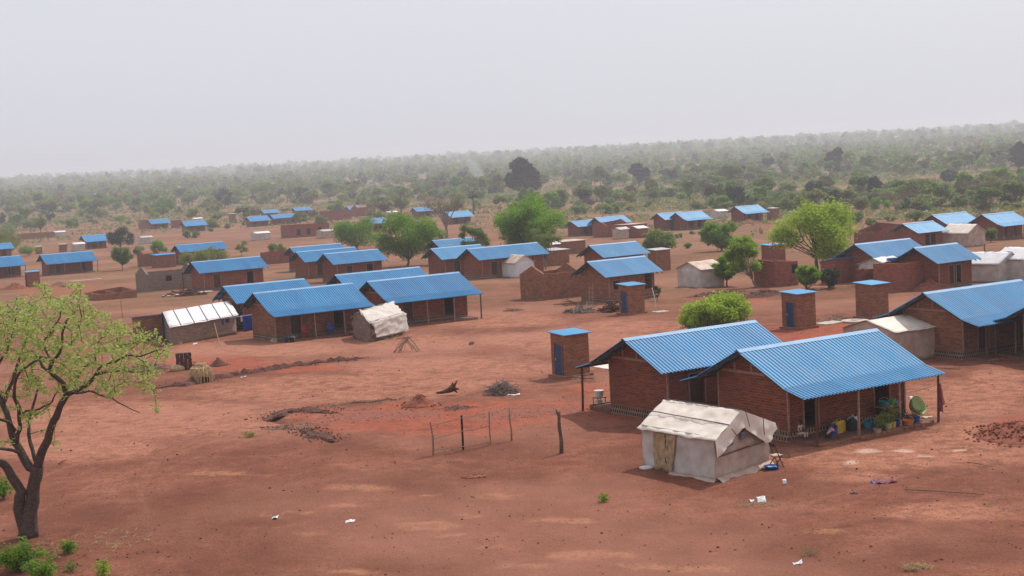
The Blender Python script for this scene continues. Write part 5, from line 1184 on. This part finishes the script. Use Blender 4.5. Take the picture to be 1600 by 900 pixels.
for r_ in range(11):
    for c_ in range(4):
        jx = random.uniform(-.02, .02); t.box(c_ * .26 - .5 + jx, c_ * .26 - .26 + jx, -.18 + jx, .16, r_ * .105, r_ * .105 + .1)
ob = t.build('brick_stack', M['door_w']); ob.location = o; ob.rotation_euler = (0, 0, YAW * .4); tag(ob, 'tall stack of dark red bricks behind the thatch bundle', 'brick stack')
o = G(277, 579); ob = MB().blob((0, 0, .15), (.5, .35, .28), 2, .3, seed=4).build('straw_sack', M['straw'], smooth=True); ob.location = o; tag(ob, 'pale straw sack lying at the foot of the dark brick stack', 'sack')
# concrete disc and slabs
for lb, px_, r_, h_, nm in [('round pale concrete disc on the ground beside the latrine without door', (1336, 503), .95, .14, 'concrete_disc')]:
    ob = MB().lathe([(r_, 0), (r_ * 1.02, h_ * .9), (r_ * .97, h_), (.3, h_), (.28, h_ + .05), (.01, h_ + .05)], n=28).build(nm, M['concrete'], smooth=False); ob.location = G(*px_); tag(ob, lb, 'slab')
for lb, px_, a_, b_, nm in [('pale concrete slab right behind the latrine by the nearest roof', (1290, 508), 1.9, 1.2, 'concrete_slab'), ('cream sheet lying behind the rear veranda posts of the second nearest house', (952, 578), 2.6, 1.6, 'cream_sheet'), ('white slab at the foot of the white pipe', (1028, 489), 1.2, .8, 'white_slab'), ('long pale strip of cement before the orange walled house', (258, 463), 6.5, 1.2, 'cement_strip'), ('cement step before the far left pale post house', (112, 440), 5.0, .9, 'cement_strip')]:
    ob = MB().cloth((0, 0, .06), (a_, 0, .06), (a_, b_, .07), (0, b_, .07), 8, 6, .03, th=.08).build(nm, M['concrete' if 'sheet' not in nm else 'tarp']); ob.location = G(*px_); ob.rotation_euler = (0, 0, YAW); tag(ob, lb, 'slab' if 'sheet' not in nm else 'sheet')
# ladder against the ladder house
t = thing('wooden_ladder', 'wooden ladder leaning on the gable of the brown house behind the latrine', 'ladder', G(927, 478), YAW)
MB().bar((-.1, -.05, -.05), (.1, .1, 1.9), .03).build('rail', M['pole_l'], t); MB().bar((-.1, .45, -.05), (.1, .6, 1.9), .03).build('rail', M['pole_l'], t)
for k in range(4): MB().bar((-.08 + k * .05, -.12, .3 + k * .42), (-.08 + k * .05, .66, .3 + k * .42), .025).build('rung', M['pole_l'], t)

# ------------------------------------------------------------------ household things
def hl(h, x, y, z=0): return h.matrix_basis @ Vector((x, y, z))
def mw(h, x, y, z): 
    c, s_ = math.cos(YAW), math.sin(YAW); return Vector((h.location.x + x * c - y * s_, h.location.y + x * s_ + y * c, h.location.z + z))
def jerrycan(label, loc, mt, s_=1.0, rz=YAW, group=None):
    t = thing('jerrycan', label, 'jerrycan', loc, rz, group)
    b = MB(); w_, d_, h_ = .17 * s_, .13 * s_, .36 * s_
    b.hexa([(-w_, -d_, 0), (w_, -d_, 0), (w_, d_, 0), (-w_, d_, 0), (-w_, -d_, h_), (w_, -d_, h_), (w_, d_, h_), (-w_, d_, h_)])
    b.hexa([(-w_, -d_, h_), (w_, -d_, h_), (w_, d_, h_), (-w_, d_, h_), (-w_ * .35, -d_ * .6, h_ + .08 * s_), (w_ * .8, -d_ * .6, h_ + .08 * s_), (w_ * .8, d_ * .6, h_ + .08 * s_), (-w_ * .35, d_ * .6, h_ + .08 * s_)]); b.build('body', M[mt], t)
    MB().bar((w_ * .6, 0, h_ + .06 * s_), (w_ * .6, 0, h_ + .14 * s_), .035 * s_, n=8).build('cap', M['dark_cloth'], t)
    MB().tube([(-w_ * .3, 0, h_ + .06 * s_), (-w_ * .2, 0, h_ + .13 * s_), (w_ * .3, 0, h_ + .13 * s_)], [.018] * 3, 6).build('handle', M[mt], t)
def bucket(label, loc, mt, r_=.16, h_=.3, soil=True, plant=None, pn=90, ph=.5, name='bucket', cat='bucket'):
    if plant: t = thing('potted_plant', label, 'potted plant', loc); 
    else: t = thing(name, label, cat, loc)
    MB().lathe([(r_ * .75, 0), (r_, h_), (r_ * 1.06, h_), (r_ * 1.06, h_ - .03), (r_ * .93, h_ - .02), (r_ * .68, .03)], n=14).build('pot' if plant else 'body', M[mt], t)
    if plant:
        st = MB(); P_ = []
        for i in range(9):
            a = random.uniform(0, 6.28); q = Vector((math.cos(a) * r_ * random.uniform(.5, 1.7), math.sin(a) * r_ * random.uniform(.5, 1.7), h_ + ph * random.uniform(.4, 1))); st.tube([(0, 0, h_ - .1), (q.x * .4, q.y * .4, q.z * .8), q], [.012, .01, .006], 3)
            for _ in range(pn // 9): P_.append(tuple(q + Vector((random.gauss(0, .08), random.gauss(0, .08), random.gauss(-.03, .08)))))
        st.build('stem', M['bark_l'], t); P_ = np.array(P_); c = bpy.data.objects.new('leaves', quads_mesh('leaves', P_, .06 * rng.uniform(.6, 1.3, len(P_)), mats=[M[plant]])); COL.objects.link(c); c.parent = t
    else:
        MB().tube([(-r_, 0, h_), (-r_ * .6, -.02, h_ + r_ * .5), (0, -.03, h_ + r_ * .7), (r_ * .6, -.02, h_ + r_ * .5), (r_, 0, h_)], [.008] * 5, 4).build('handle', M['tin'], t)
FL = .13; vyB = -3.3
jerrycan('small blue container left of the yellow jerrycan on the nearest veranda', mw(HB, 2.55, vyB + .4, FL), 'blue_plastic', .95)
jerrycan('yellow jerrycan in the row by the wall of the nearest veranda', mw(HB, 3.0, vyB + .6, FL), 'yellow_plastic', 1.15)
jerrycan('second yellow jerrycan, next to the black one on the nearest veranda', mw(HB, 3.32, vyB + .75, FL), 'yellow_plastic', 1.1)
jerrycan('black jerrycan in the row on the nearest veranda', mw(HB, 3.75, vyB + .5, FL), 'black_plastic', 1.15)
jerrycan('white jerrycan right of the black one on the nearest veranda', mw(HB, 4.1, vyB + .75, FL), 'white_plastic', 1.2)
px0 = 4.05
for i, (x, y, mt_, lf, r_, lb) in enumerate([(4.25, vyB - .48, 'clay', 'leaf_g', .17, 'potted plant in a pale clay pot, first at the left on the veranda kerb'), (4.75, vyB - .28, 'black_plastic', 'leaf_o', .15, 'potted plant in a small black pot on the veranda kerb'),
                                             (5.02, vyB - .36, 'pale_green', 'leaf_g', .18, 'potted plant in a greenish grey tub on the veranda kerb'), (5.38, vyB - .30, 'yellow_plastic', 'leaf_o', .15, 'tall potted plant in a yellow pail on the veranda kerb'),
                                             (5.8, vyB - .25, 'blue_plastic', 'leaf_d', .14, 'potted plant in a blue tin near the orange basin'), (6.85, vyB - .3, 'blue_plastic', 'leaf_g', .14, 'tall leafy potted plant in a dark blue tin by the middle right veranda post')]):
    bucket(lb, mw(HB, x, y, FL if i else .02), mt_, r_, .26, plant=lf, pn=(60 if i == 5 else 150), ph=(.35 if i == 5 else (.7 if i == 3 else .45)))
bucket('wide orange basin among the pots on the veranda kerb', mw(HB, 6.3, vyB - .3, FL), 'orange_plastic', .26, .2, name='basin', cat='basin')
bucket('blue tub behind the pots on the nearest veranda', mw(HB, 4.9, vyB + .5, FL), 'blue_plastic', .22, .26, name='basin', cat='basin')
bucket('dark green basin stacked on the floor of the nearest veranda', mw(HB, 4.55, vyB + .35, FL), 'teal_plastic', .2, .3, name='basin', cat='basin')
# table with dishes
tp = mw(HB, 6.15, vyB + .7, FL); t = thing('wooden_table', 'small rough table crowded with dishes at the wall of the nearest veranda', 'table', tp, YAW)
MB().box(-.55, .55, -.3, .3, .68, .72).build('table_top', M['timber'], t)
for x in (-.5, .5):
    for y in (-.25, .25): MB().bar((x, y, 0), (x, y, .68), .025).build('leg', M['timber_d'], t)
for lb, x, y, z, mt_, r_, h_ in [('teal plastic basin propped up on the dish table', -.15, .05, .72, 'teal_plastic', .24, .22), ('bright green pail on the dish table', .35, .0, .72, 'green_plastic', .13, .24), ('light blue bowl on the right of the dish table', .48, -.2, .722, 'lightblue_cloth', .12, .12), ('white dish on the front of the dish table', -.1, -.22, .722, 'white_plastic', .13, .06), ('dark cooking pot beneath the dish table', 0, 0, .0, 'black_plastic', .2, .26), ('dull teal bucket beneath the dish table', .32, -.12, .0, 'teal_plastic', .15, .28)]:
    c, s_ = math.cos(YAW), math.sin(YAW); bucket(lb, tp + Vector((x * c - y * s_, x * s_ + y * c, z)), mt_, r_, h_, name='dish', cat='dish')
# tilted green basin on a stool
t = thing('washing_basin', 'big pale green basin tilted on its side right of the potted plants', 'basin', mw(HB, 7.25, vyB + .25, FL + .05), YAW)
b = MB().lathe([(.02, 0), (.22, .02), (.36, .2), (.41, .36), (.43, .36), (.43, .34), (.38, .18), (.24, -.01), (.02, -.02)], n=18).build('basin_body', M['pale_green'], t, smooth=True); b.rotation_euler = (R(62), R(15), 0); b.location = (0, 0, .48)
MB().box(-.25, .25, .0, .4, 0, .18).build('brick_rest', M['brick_br'], t)
ob = MB().cloth((0, 0, .3), (.35, 0, .28), (.4, .3, .42), (0, .3, .45), 6, 6, .06, 6).build('white_rag', M['white_cloth'], smooth=True); ob.location = mw(HB, 7.35, vyB + .45, FL + .52); tag(ob, 'white rag on the rim of the tilted green basin', 'rag')
for i, (x, y, lb) in enumerate([(7.6, -3.1, 'beige rag drying on the right end of the nearest veranda floor'), (8.0, -3.35, 'second beige cloth at the corner of the nearest veranda')]):
    ob = MB().cloth((0, 0, .04), (.45, 0, .06), (.5, .3, .05), (.02, .28, .08), 6, 5, .05, 6, seed=i).build('beige_rag', M['tan_cloth'], smooth=True); ob.location = mw(HB, x - .3, y, FL); ob.rotation_euler = (0, 0, YAW); tag(ob, lb, 'rag')
# clothes line and hanging cloth on the right veranda end
pA = mw(HB, LB - .25, -(VE - .28), 1.62); pB = mw(HB, LB - .9, -WW, 1.62)
pC = mw(HB, 5.6, -(VE - .3), 1.5)
ob = MB().tube([pC, (pC + pA) / 2 + Vector((0, 0, -.05)), pA], [.010] * 3, 4).build('clothes_line', M['twig']); tag(ob, 'rope strung between the two right posts of the nearest veranda', 'rope')
t = thing('hanging_cloth', 'long orange and maroon cloth hanging from the right corner post of the nearest veranda', 'cloth', pA)
MB().cloth((.04, -.1, -1.15), (.20, -.02, -1.25), (.12, -.02, .04), (.04, -.05, .05), 6, 10, .05, 5, seed=1).build('maroon_cloth', M['maroon_cloth'], t, smooth=True)
MB().cloth((.2, .0, -.95), (.34, .1, -.85), (.14, .02, .05), (.09, .0, .03), 6, 10, .06, 5, seed=4).build('orange_cloth', M['orange_cloth'], t, smooth=True)
# white bucket on a stand behind house A
t = thing('bucket_stand', 'white bucket on a small pale frame under the rear veranda of the second house', 'bucket', G(937, 637), YAW)
for x in (-.22, .22):
    for y in (-.2, .2): MB().bar((x, y, -.02), (x, y, .5), .025).build('leg', M['pole_l'], t)
MB().box(-.27, .27, -.25, .25, .5, .54).build('stand_top', M['pole_l'], t); MB().lathe([(.2, .541), (.24, .84), (.25, .86), (.02, .88)], n=16).build('bucket_body', M['white_plastic'], t); MB().lathe([(.13, .1), (.16, .36), (.02, .37)], n=12).build('lower_pail', M['white_plastic'], t)
# chairs
def chair(label, loc, rz, mt, folding=False, name='plastic_chair'):
    t = thing(name, label, 'chair', loc, rz)
    if folding:
        for y in (-.2, .2):
            MB().bar((-.2, y, 0), (.18, y, .92), .02).build('leg', M[mt], t); MB().bar((.22, y, 0), (-.16, y, .46), .02).build('leg', M[mt], t)
        MB().box(-.2, .2, -.2, .2, .44, .47).build('seat', M['tan_cloth'], t); MB().hexa([(.12, -.22, .78), (.14, -.22, .78), (.14, .22, .78), (.12, .22, .78), (.17, -.22, .94), (.19, -.22, .94), (.19, .22, .94), (.17, .22, .94)]).build('backrest', M[mt], t)
    else:
        for x in (-.2, .2):
            for y in (-.2, .2): MB().bar((x * 1.15, y * 1.15, 0), (x * .95, y * .95, .43), .025, .035).build('leg', M[mt], t)
        MB().box(-.24, .24, -.24, .24, .43, .47).build('seat', M[mt], t)
        MB().hexa([(-.22, .20, .47), (.22, .20, .47), (.22, .24, .47), (-.22, .24, .47), (-.2, .27, .88), (.2, .27, .88), (.2, .31, .88), (-.2, .31, .88)]).build('backrest', M[mt], t)
        for x in (-.25, .25): MB().tube([(x, -.2, .45), (x, -.2, .66), (x, .24, .68)], [.022] * 3, 5).build('armrest', M[mt], t)
chair('brown folding wooden chair standing beside the right corner of the tent', G(1213, 729), R(200), 'timber_d', True, 'folding_chair')
chair('red plastic chair standing against the veranda wall', mw(HM1, 2.95, -2.85, .13), YAW, 'red_plastic')
chair('blue plastic chair in the shade of the red chair house veranda', mw(HM1, 5.2, -2.75, .13), YAW - .2, 'blue_plastic')
t = thing('wash_basin', 'blue basin on the ground at the foot of the folding chair', 'basin', G(1206, 733))
MB().lathe([(.2, 0), (.29, .13), (.31, .13), (.31, .11), (.19, .02)], n=16).build('basin_body', M['blue_plastic'], t); MB().cloth((-.18, -.1, .12), (.18, -.1, .12), (.16, .12, .14), (-.16, .12, .13), 5, 4, .04, 8).build('wet_cloth', M['lightblue_cloth'], t)
ob = MB().blob((0, 0, .05), (.28, .14, .1), 2, .3, seed=3).build('cloth_bundle', M['white_cloth'], smooth=True); ob.location = G(1010, 733); tag(ob, 'white cloth bundle at the left foot of the tent', 'cloth')
# litter and things on the ground
def stick(label, a, b, r_, mt='pole'):
    p, q = G(*a), G(*b); ob = MB().tube([(0, 0, r_ + .05), (q - p) * .5 + Vector((0, 0, .09)), (q - p) + Vector((0, 0, r_ + .05))], [r_, r_, r_ * .6], 5).build('fallen_stick', M[mt]); ob.location = p; tag(ob, label, 'stick')
stick('long thin pole lying across the yard at the lower right', (1414, 768), (1538, 776), .022)
stick('short bamboo stick lying in the yard near the right edge', (1512, 725), (1543, 731), .02)
stick('short dark stick lying beside the cream shed corner', (1462, 577), (1500, 579), .03)
stick('short pale stick on the red ground right of the foreground tree', (152, 741), (164, 738), .02, 'pole_l')
stick('small dark stick on the red ground above the pale one', (92, 727), (104, 721), .03, 'timber_d')
def scrap(label, p, w_, d_, mt, cat='litter', name='paper_scrap', amp=.06, up_=.0):
    ob = MB().cloth((-w_ / 2, -d_ / 2, .05), (w_ / 2, -d_ / 2, .07), (w_ / 2, d_ / 2, .09 + up_), (-w_ / 2, d_ / 2, .06 + up_), 6, 5, amp, 7, seed=p[0]).build(name, M[mt], smooth=True); ob.location = G(*p); tag(ob, label, cat)
scrap('small white paper scrap on the foreground ground, the left of two', (430, 810), .22, .35, 'paper')
scrap('white paper scrap on the foreground ground, the right of two', (547, 816), .34, .32, 'paper')
scrap('crumpled pale plastic bag in the rubbish patch right of the tent', (1190, 786), .3, .25, 'white_cloth', name='plastic_bag', up_=.15)
scrap('white cup lying in the dark yard right of the tent', (1226, 757), .14, .12, 'paper', up_=.12, name='paper_cup')
scrap('tiny white scrap in the rubbish patch beside the plastic bag', (1175, 783), .15, .15, 'paper')
sticks('thin dry rubbish around the plastic bag right of the tent', (1183, 791), .7, .35, .05, 60, 'straw', 'rubbish_patch', .008, cat='rubbish', ln=.3)
scrap('dark and red crumpled garment dropped in the yard', (1382, 753), .8, .55, 'maroon_cloth', cat='garment', name='dropped_garment', amp=.12)
scrap('dark blue rag on the end of the dropped garment', (1368, 754), .3, .3, 'blue_cloth', cat='garment', name='dropped_rag', amp=.1)
scrap('flat black shoe like scrap in the yard', (1334, 772), .26, .12, 'black_plastic', name='black_scrap')
scrap('small pale scrap at the bottom right ground', (1246, 881), .28, .14, 'paper')
scrap('silver can in the broken brick pile', (1566, 682), .2, .16, 'lightblue_cloth', up_=.1, name='metal_can')
scrap('white scrap lying before the long patched roof shed', (305, 538), .35, .3, 'paper')
scrap('white scrap on the dirt bank below the thatch bundle', (380, 590), .3, .2, 'paper')
scrap('white plank beside the brushwood tangle behind the fence', (802, 618), .7, .16, 'paper', name='white_plank')
scrap('blue mat spread on the veranda step', (683, 501), 2.0, 1.3, 'lightblue_cloth', cat='mat', name='blue_mat', amp=.05)
scrap('blue cloth heaped on the veranda mat', (678, 499), .7, .5, 'blue_cloth', cat='cloth', name='blue_cloth', amp=.14, up_=.1)
scrap('dark clod lying alone on the central open ground', (737, 539), .35, .3, 'soil_dk', cat='clod', name='dark_clod', up_=.15)
ob = MB().lathe([(.5, 0), (.62, .14), (.58, .14), (.45, .03)], n=18).build('blue_basin', M['blue_plastic']); ob.location = G(1392, 447) + EX * 1.4 + EY * .9 + Vector((0, 0, 2.33)); tag(ob, 'blue basin lying on the white tent roof', 'basin')
# laundry
def garment(par, mt, p, w_, h_, seed=0):
    d_ = Vector(p); MB().cloth(d_ + Vector((0, 0, -h_)), d_ + EX * w_ + Vector((0, 0, -h_ * .95)), d_ + EX * w_, d_, 5, 8, .06, 4, seed=seed).build('garment', M[mt], par, smooth=True)
pa, pb = G(222, 531), G(430, 524); pa2, pb2 = pa + Vector((0, 0, 1.35)), pb + Vector((0, 0, 2.0)); pm = G(333, 537)
t = thing('washing_line', 'washing line with dark and blue clothes before the long patched white roof shed', 'washing line', pa)
mid = (pa2 * .45 + pb2 * .55); mid.z = pa2.z + .15
MB().tube([pa2 - pa, (pa2 + mid) / 2 - pa + Vector((0, 0, -.08)), mid - pa, (mid + pb2) / 2 - pa + Vector((0, 0, -.05)), pb2 - pa], [.016] * 5, 4).build('line', M['white_cloth'], t)
MB().bar(G(344, 540) - pa + Vector((0, 0, 0)), mid - pa, .035, .03).build('prop_pole', M['pole_l'], t)
def on(u): 
    q = mid.lerp(pb2, (u - .55) / .45) if u > .55 else pa2.lerp(mid, u / .55); return q - pa
for u, mt_, w_, h_ in [(.50, 'dark_cloth', .3, .8), (.57, 'blue_cloth', .65, .55), (.64, 'dark_cloth', .35, .4), (.72, 'dark_cloth', .25, .75), (.755, 'white_cloth', .25, .5), (.77, 'blue_cloth', .8, 1.35), (.86, 'red_cloth', .4, .6), (.90, 'pink_cloth', .45, .7), (.95, 'maroon_cloth', .4, .8)]: garment(t, mt_, on(u), w_, h_, u * 9)
pa = G(1437, 441); t = thing('washing_line', 'washing line with white, red and blue clothes between brick room and white tent', 'washing line', pa); L_ = 4.2
MB().tube([Vector((0, 0, 1.9)), EX * L_ / 2 + Vector((0, 0, 1.8)), EX * L_ + Vector((0, 0, 1.9))], [.015] * 3, 4).build('line', M['white_cloth'], t)
for x in (0, L_): MB().bar(EX * x + Vector((0, 0, -.1)), EX * x + Vector((0, 0, 1.95)), .035).build('pole', M['pole'], t)
for x, mt_, w_, h_ in [(.2, 'white_cloth', .6, 1.2), (.95, 'dark_cloth', .5, .9), (1.6, 'red_cloth', .9, .6), (2.6, 'dark_cloth', .35, .95), (3.0, 'lightblue_cloth', .55, 1.0), (3.6, 'maroon_cloth', .4, 1.0)]: garment(t, mt_, EX * x + Vector((0, 0, 1.85)), w_, h_, x)
pa = G(1338, 452); t = thing('hanging_tarp', 'dark red cloth draped in front of the building behind the tall spreading tree', 'cloth', pa)
MB().cloth((0, 0, .1), (2.2, .8, .1), (2.3, .9, 1.7), (0, 0, 1.9), 10, 10, .25, 1.5).build('red_sheet', M['orange_cloth'] if 0 else M['soil_red'], t, smooth=True)
for p in ((0, 0), (2.3, .9)): MB().bar((p[0], p[1], -.1), (p[0], p[1], 2.0), .04).build('pole', M['pole'], t)
# pots along the red chair veranda
for lb, x, y, mt_, r_, h_ in [('clay pot at the left foot of the red chair veranda', -.1, -3.4, 'clay', .18, .35), ('black cooking pot at the left post of the red chair veranda', 1.05, -4.0, 'black_plastic', .2, .32), ('dark pail beside the black pot at the red chair veranda', .6, -3.95, 'dark_cloth', .17, .4), ('grey pail in the middle of the pots at the red chair veranda', 1.4, -3.5, 'tin', .16, .35), ('white bowl under the washing line end', .2, -2.3, 'white_plastic', .16, .15)]:
    bucket(lb, mw(HM1, x + .2, y, .05), mt_, r_, h_, name='pot', cat='pot')

# ------------------------------------------------------------------ people
def skinned(name, J, E_, Rd, mt, parent, lv=2):
    me = bpy.data.meshes.new(name); me.from_pydata([tuple(j) for j in J], E_, []); me.materials.append(M[mt]); o = bpy.data.objects.new(name, me); COL.objects.link(o); o.parent = parent
    sk_ = o.modifiers.new('skin', 'SKIN'); sk_.use_smooth_shade = True
    for i, r_ in enumerate(Rd): v = me.skin_vertices[0].data[i]; v.radius = (r_, r_) if not hasattr(r_, '__len__') else r_; v.use_root = (i == 0)
    s_ = o.modifiers.new('sub', 'SUBSURF'); s_.levels = lv; s_.render_levels = lv
    return o
def person(label, loc, rz, pose, sc=1.0, shirt='tan_cloth', legs='skin', hair='hair', cloth=True):
    t = thing('person', label, 'person', loc, rz, sc=sc)
    # joints in metres for an adult 1.7 m, facing -y
    if pose == 'stand':
        pel, ch, nk, hd = (0, 0, .92), (0, .0, 1.28), (0, 0, 1.47), (0, -.02, 1.60)
        kn = [(-.1, -.02, .5), (.1, .02, .5)]; an = [(-.11, .02, .07), (.11, .06, .07)]; el_ = [(-.27, .0, 1.12), (.27, 0, 1.12)]; wr = [(-.29, -.08, .87), (.29, -.08, .87)]
    elif pose == 'sit':
        pel, ch, nk, hd = (0, 0, .36), (0, -.04, .72), (0, -.08, .90), (0, -.14, 1.03)
        kn = [(-.14, -.42, .44), (.14, -.42, .44)]; an = [(-.13, -.44, .06), (.13, -.44, .06)]; el_ = [(-.25, -.14, .56), (.25, -.14, .56)]; wr = [(-.14, -.36, .50), (.14, -.36, .50)]
    else:  # bending to the floor, squatting
        pel, ch, nk, hd = (0, .1, .24), (0, -.18, .52), (0, -.32, .64), (0, -.43, .70)
        kn = [(-.16, -.22, .50), (.16, -.22, .50)]; an = [(-.13, -.02, .07), (.13, -.02, .07)]; el_ = [(-.26, -.38, .38), (.26, -.38, .38)]; wr = [(-.12, -.58, .16), (.12, -.58, .16)]
    J = [pel, ch, nk, hd]; E_ = [(0, 1), (1, 2), (2, 3)]; Rd = [(.135, .10), (.15, .10), .055, .095]
    top = (hd[0], hd[1] - .01, hd[2] + .07); J.append(top); E_.append((3, 4)); Rd.append(.075)
    for s_ in (0, 1):
        sg = -1 if s_ == 0 else 1; i = len(J); hip = (pel[0] + sg * .09, pel[1], pel[2] - .04); toe = (an[s_][0], an[s_][1] - .15, .035)
        J += [hip, kn[s_], an[s_], toe]; E_ += [(0, i), (i, i + 1), (i + 1, i + 2), (i + 2, i + 3)]; Rd += [.085, .055, .038, .03]
        sh = (ch[0] + sg * .17, ch[1], ch[2] + .12); hn = Vector(wr[s_]) + (Vector(wr[s_]) - Vector(el_[s_])).normalized() * .08; i = len(J)
        J += [sh, el_[s_], wr[s_], tuple(hn)]; E_ += [(1, i), (i, i + 1), (i + 1, i + 2), (i + 2, i + 3)]; Rd += [.055, .040, .027, .033]
        dn = (Vector(wr[s_]) - Vector(el_[s_])).normalized(); sd_ = dn.cross(Vector((0, 1, .2))).normalized()
        for f_, (o_, l_) in enumerate(((-.027, .055), (-.010, .07), (.010, .066), (.027, .05))):
            i2 = len(J); b_ = hn + sd_ * o_ + dn * .02; J += [tuple(b_), tuple(b_ + dn * l_ + Vector((0, -.012, 0)))]; E_ += [(i + 3, i2), (i2, i2 + 1)]; Rd += [.010, .008]
        i2 = len(J); J.append(tuple(hn + sd_ * -.055 + dn * -.01)); E_.append((i + 3, i2)); Rd.append(.011)
    skinned('body', J, E_, Rd, 'skin', t)
    hm = MB(); hm.blob((hd[0], hd[1] + .03, hd[2] + .055), (.103, .11, .10), 2, .06, 4); hm.build('hair', M[hair], t, smooth=True)
    fm = MB(); 
    for sx in (-.035, .035): fm.blob((hd[0] + sx, hd[1] - .088, hd[2] + .01), .013, 1, 0)
    fm.build('eyes', M['hair'], t); MB().blob((hd[0], hd[1] - .10, hd[2] - .02), (.018, .025, .022), 1, 0).blob((hd[0], hd[1] - .088, hd[2] - .055), (.03, .012, .009), 1, 0).build('nose_and_mouth', M['skin'], t)
    if shirt:
        skinned('shirt', [(pel[0], pel[1], pel[2] + .03), ch, (nk[0], nk[1], nk[2] - .03), (ch[0] - .18, ch[1], ch[2] + .12), tuple((Vector((ch[0] - .18, ch[1], ch[2] + .12)) + Vector(el_[0])) / 2), (ch[0] + .18, ch[1], ch[2] + .12), tuple((Vector((ch[0] + .18, ch[1], ch[2] + .12)) + Vector(el_[1])) / 2)],
                [(0, 1), (1, 2), (1, 3), (3, 4), (1, 5), (5, 6)], [(.155, .12), (.168, .12), .07, .072, .062, .072, .062], shirt, t)
    if legs != 'skin':
        hL, hR = (pel[0] - .09, pel[1], pel[2] - .04), (pel[0] + .09, pel[1], pel[2] - .04)
        skinned('trousers', [(pel[0], pel[1], pel[2] + .06), hL, kn[0], tuple(Vector(an[0]) + Vector((0, 0, .06))), hR, kn[1], tuple(Vector(an[1]) + Vector((0, 0, .06)))], [(0, 1), (1, 2), (2, 3), (0, 4), (4, 5), (5, 6)], [(.15, .115), .10, .07, .055, .10, .07, .055], legs, t)
    return t
person('small child sitting on the plinth left of the open doorway of the nearest house', mw(HB, 1.0, -2.55, .16), YAW + .3, 'sit', .68, shirt='tan_cloth', legs='tan_cloth')
person('child in a pale pink top squatting by the left post of the nearest veranda', mw(HB, 1.75, -3.45, .13), YAW + 1.0, 'squat', .72, shirt='pink_cloth', legs='dark_cloth')
person('person in dark blue clothes standing behind the foreground leaves, the right one', G(47, 496), .6, 'stand', 1.0, shirt='blue_cloth', legs='dark_cloth')
person('person in teal clothes standing behind the foreground leaves, the tallest one', G(28, 490), -.3, 'stand', 1.0, shirt='teal_cloth', legs='blue_cloth')
person('person in dark blue clothes standing behind the foreground leaves, the left one', G(13, 497), .2, 'stand', .9, shirt='blue_cloth', legs='blue_cloth')

# ------------------------------------------------------------------ pebbles and clods strewn over the ground
V_, F_ = [], []; k = 0
ico = bmesh.new(); bmesh.ops.create_icosphere(ico, subdivisions=1, radius=1); iv = np.array([tuple(v.co) for v in ico.verts]); fi = np.array([[v.index for v in f.verts] for f in ico.faces]); ico.free()
NPb = 3600
for i in range(NPb):
    rr = random.uniform(44, 118); a = R(random.uniform(-22, 22)); x, y = math.sin(a) * rr, math.cos(a) * rr
    s_ = random.choice((.015, .018, .02, .024, .03, .042)) * random.uniform(.6, 1.2)
    if noise.noise(Vector((x * .3, y * .3, 2))) < -.05 and s_ > .03: s_ *= .5
    V_.append(iv * np.array([s_ * random.uniform(.8, 1.6), s_ * random.uniform(.8, 1.4), s_ * .7]) + np.array([x, y, zt(x, y) + .01])); F_.append(fi + len(iv) * i)
V_ = np.concatenate(V_); F_ = np.concatenate(F_)
me = bpy.data.meshes.new('pebbles'); me.from_pydata(V_.tolist(), [], F_.tolist()); me.materials.append(M['soil_dk']); pe = bpy.data.objects.new('pebbles', me); COL.objects.link(pe)
tag(pe, 'small clods and pebbles strewn over the bare red ground', 'pebbles', kind='stuff')

# ------------------------------------------------------------------ haze, smoke
HAZE_D = 3.3e-4
def volume(name, dens, col):
    m = bpy.data.materials.new(name); m.use_nodes = True; t_ = m.node_tree; t_.nodes.clear(); v = t_.nodes.new('ShaderNodeVolumePrincipled'); o_ = t_.nodes.new('ShaderNodeOutputMaterial')
    v.inputs['Color'].default_value = (*col, 1); v.inputs['Density'].default_value = dens; v.inputs['Anisotropy'].default_value = .25; t_.links.new(v.outputs[0], o_.inputs['Volume']); return m
hl_ = MB(); vs = []; fs = []; n_, k_ = 60, 9
for i in range(n_ + 1):
    for j in range(k_):
        u = i / n_; x = 1500 + 2600 * u; y = 4700 + 500 * j / (k_ - 1); q = (j / (k_ - 1) * 2 - 1)
        vs.append((x, y, 2 + (1 - q * q) * (34 * min(1, u * 2.2) ** .7 + 5 * noise.noise(Vector((u * 9, j * .3, 1)))) - 2))
for i in range(n_):
    for j in range(k_ - 1): a = i * k_ + j; fs.append((a, a + k_, a + k_ + 1, a + 1))
hl_.add(vs, fs); far = hl_.build('hills', M['leaf_g'], smooth=True); far['kind'] = 'structure'
sm = MB(); 
o = W(752, 276, 1050); sm.tube([(0, 0, -14), (2, 0, -7), (-1, 0, 0), (-5, 0, 7), (-9, 0, 12)], [1.5, 2.6, 3.6, 4.4, 2], 12)
ob = sm.build('smoke', volume('thin_smoke', .035, (.80, .90, 1.0)), smooth=True); ob.location = o; tag(ob, 'thin bluish smoke wisp rising from the far bush left of the huge dark tree', 'smoke', kind='stuff')
hz = MB().box(-6500, 6500, -6500, 6500, -25, 62).build('haze', volume('pale_haze', HAZE_D, (.80, .83, .895))); hz['kind'] = 'stuff'
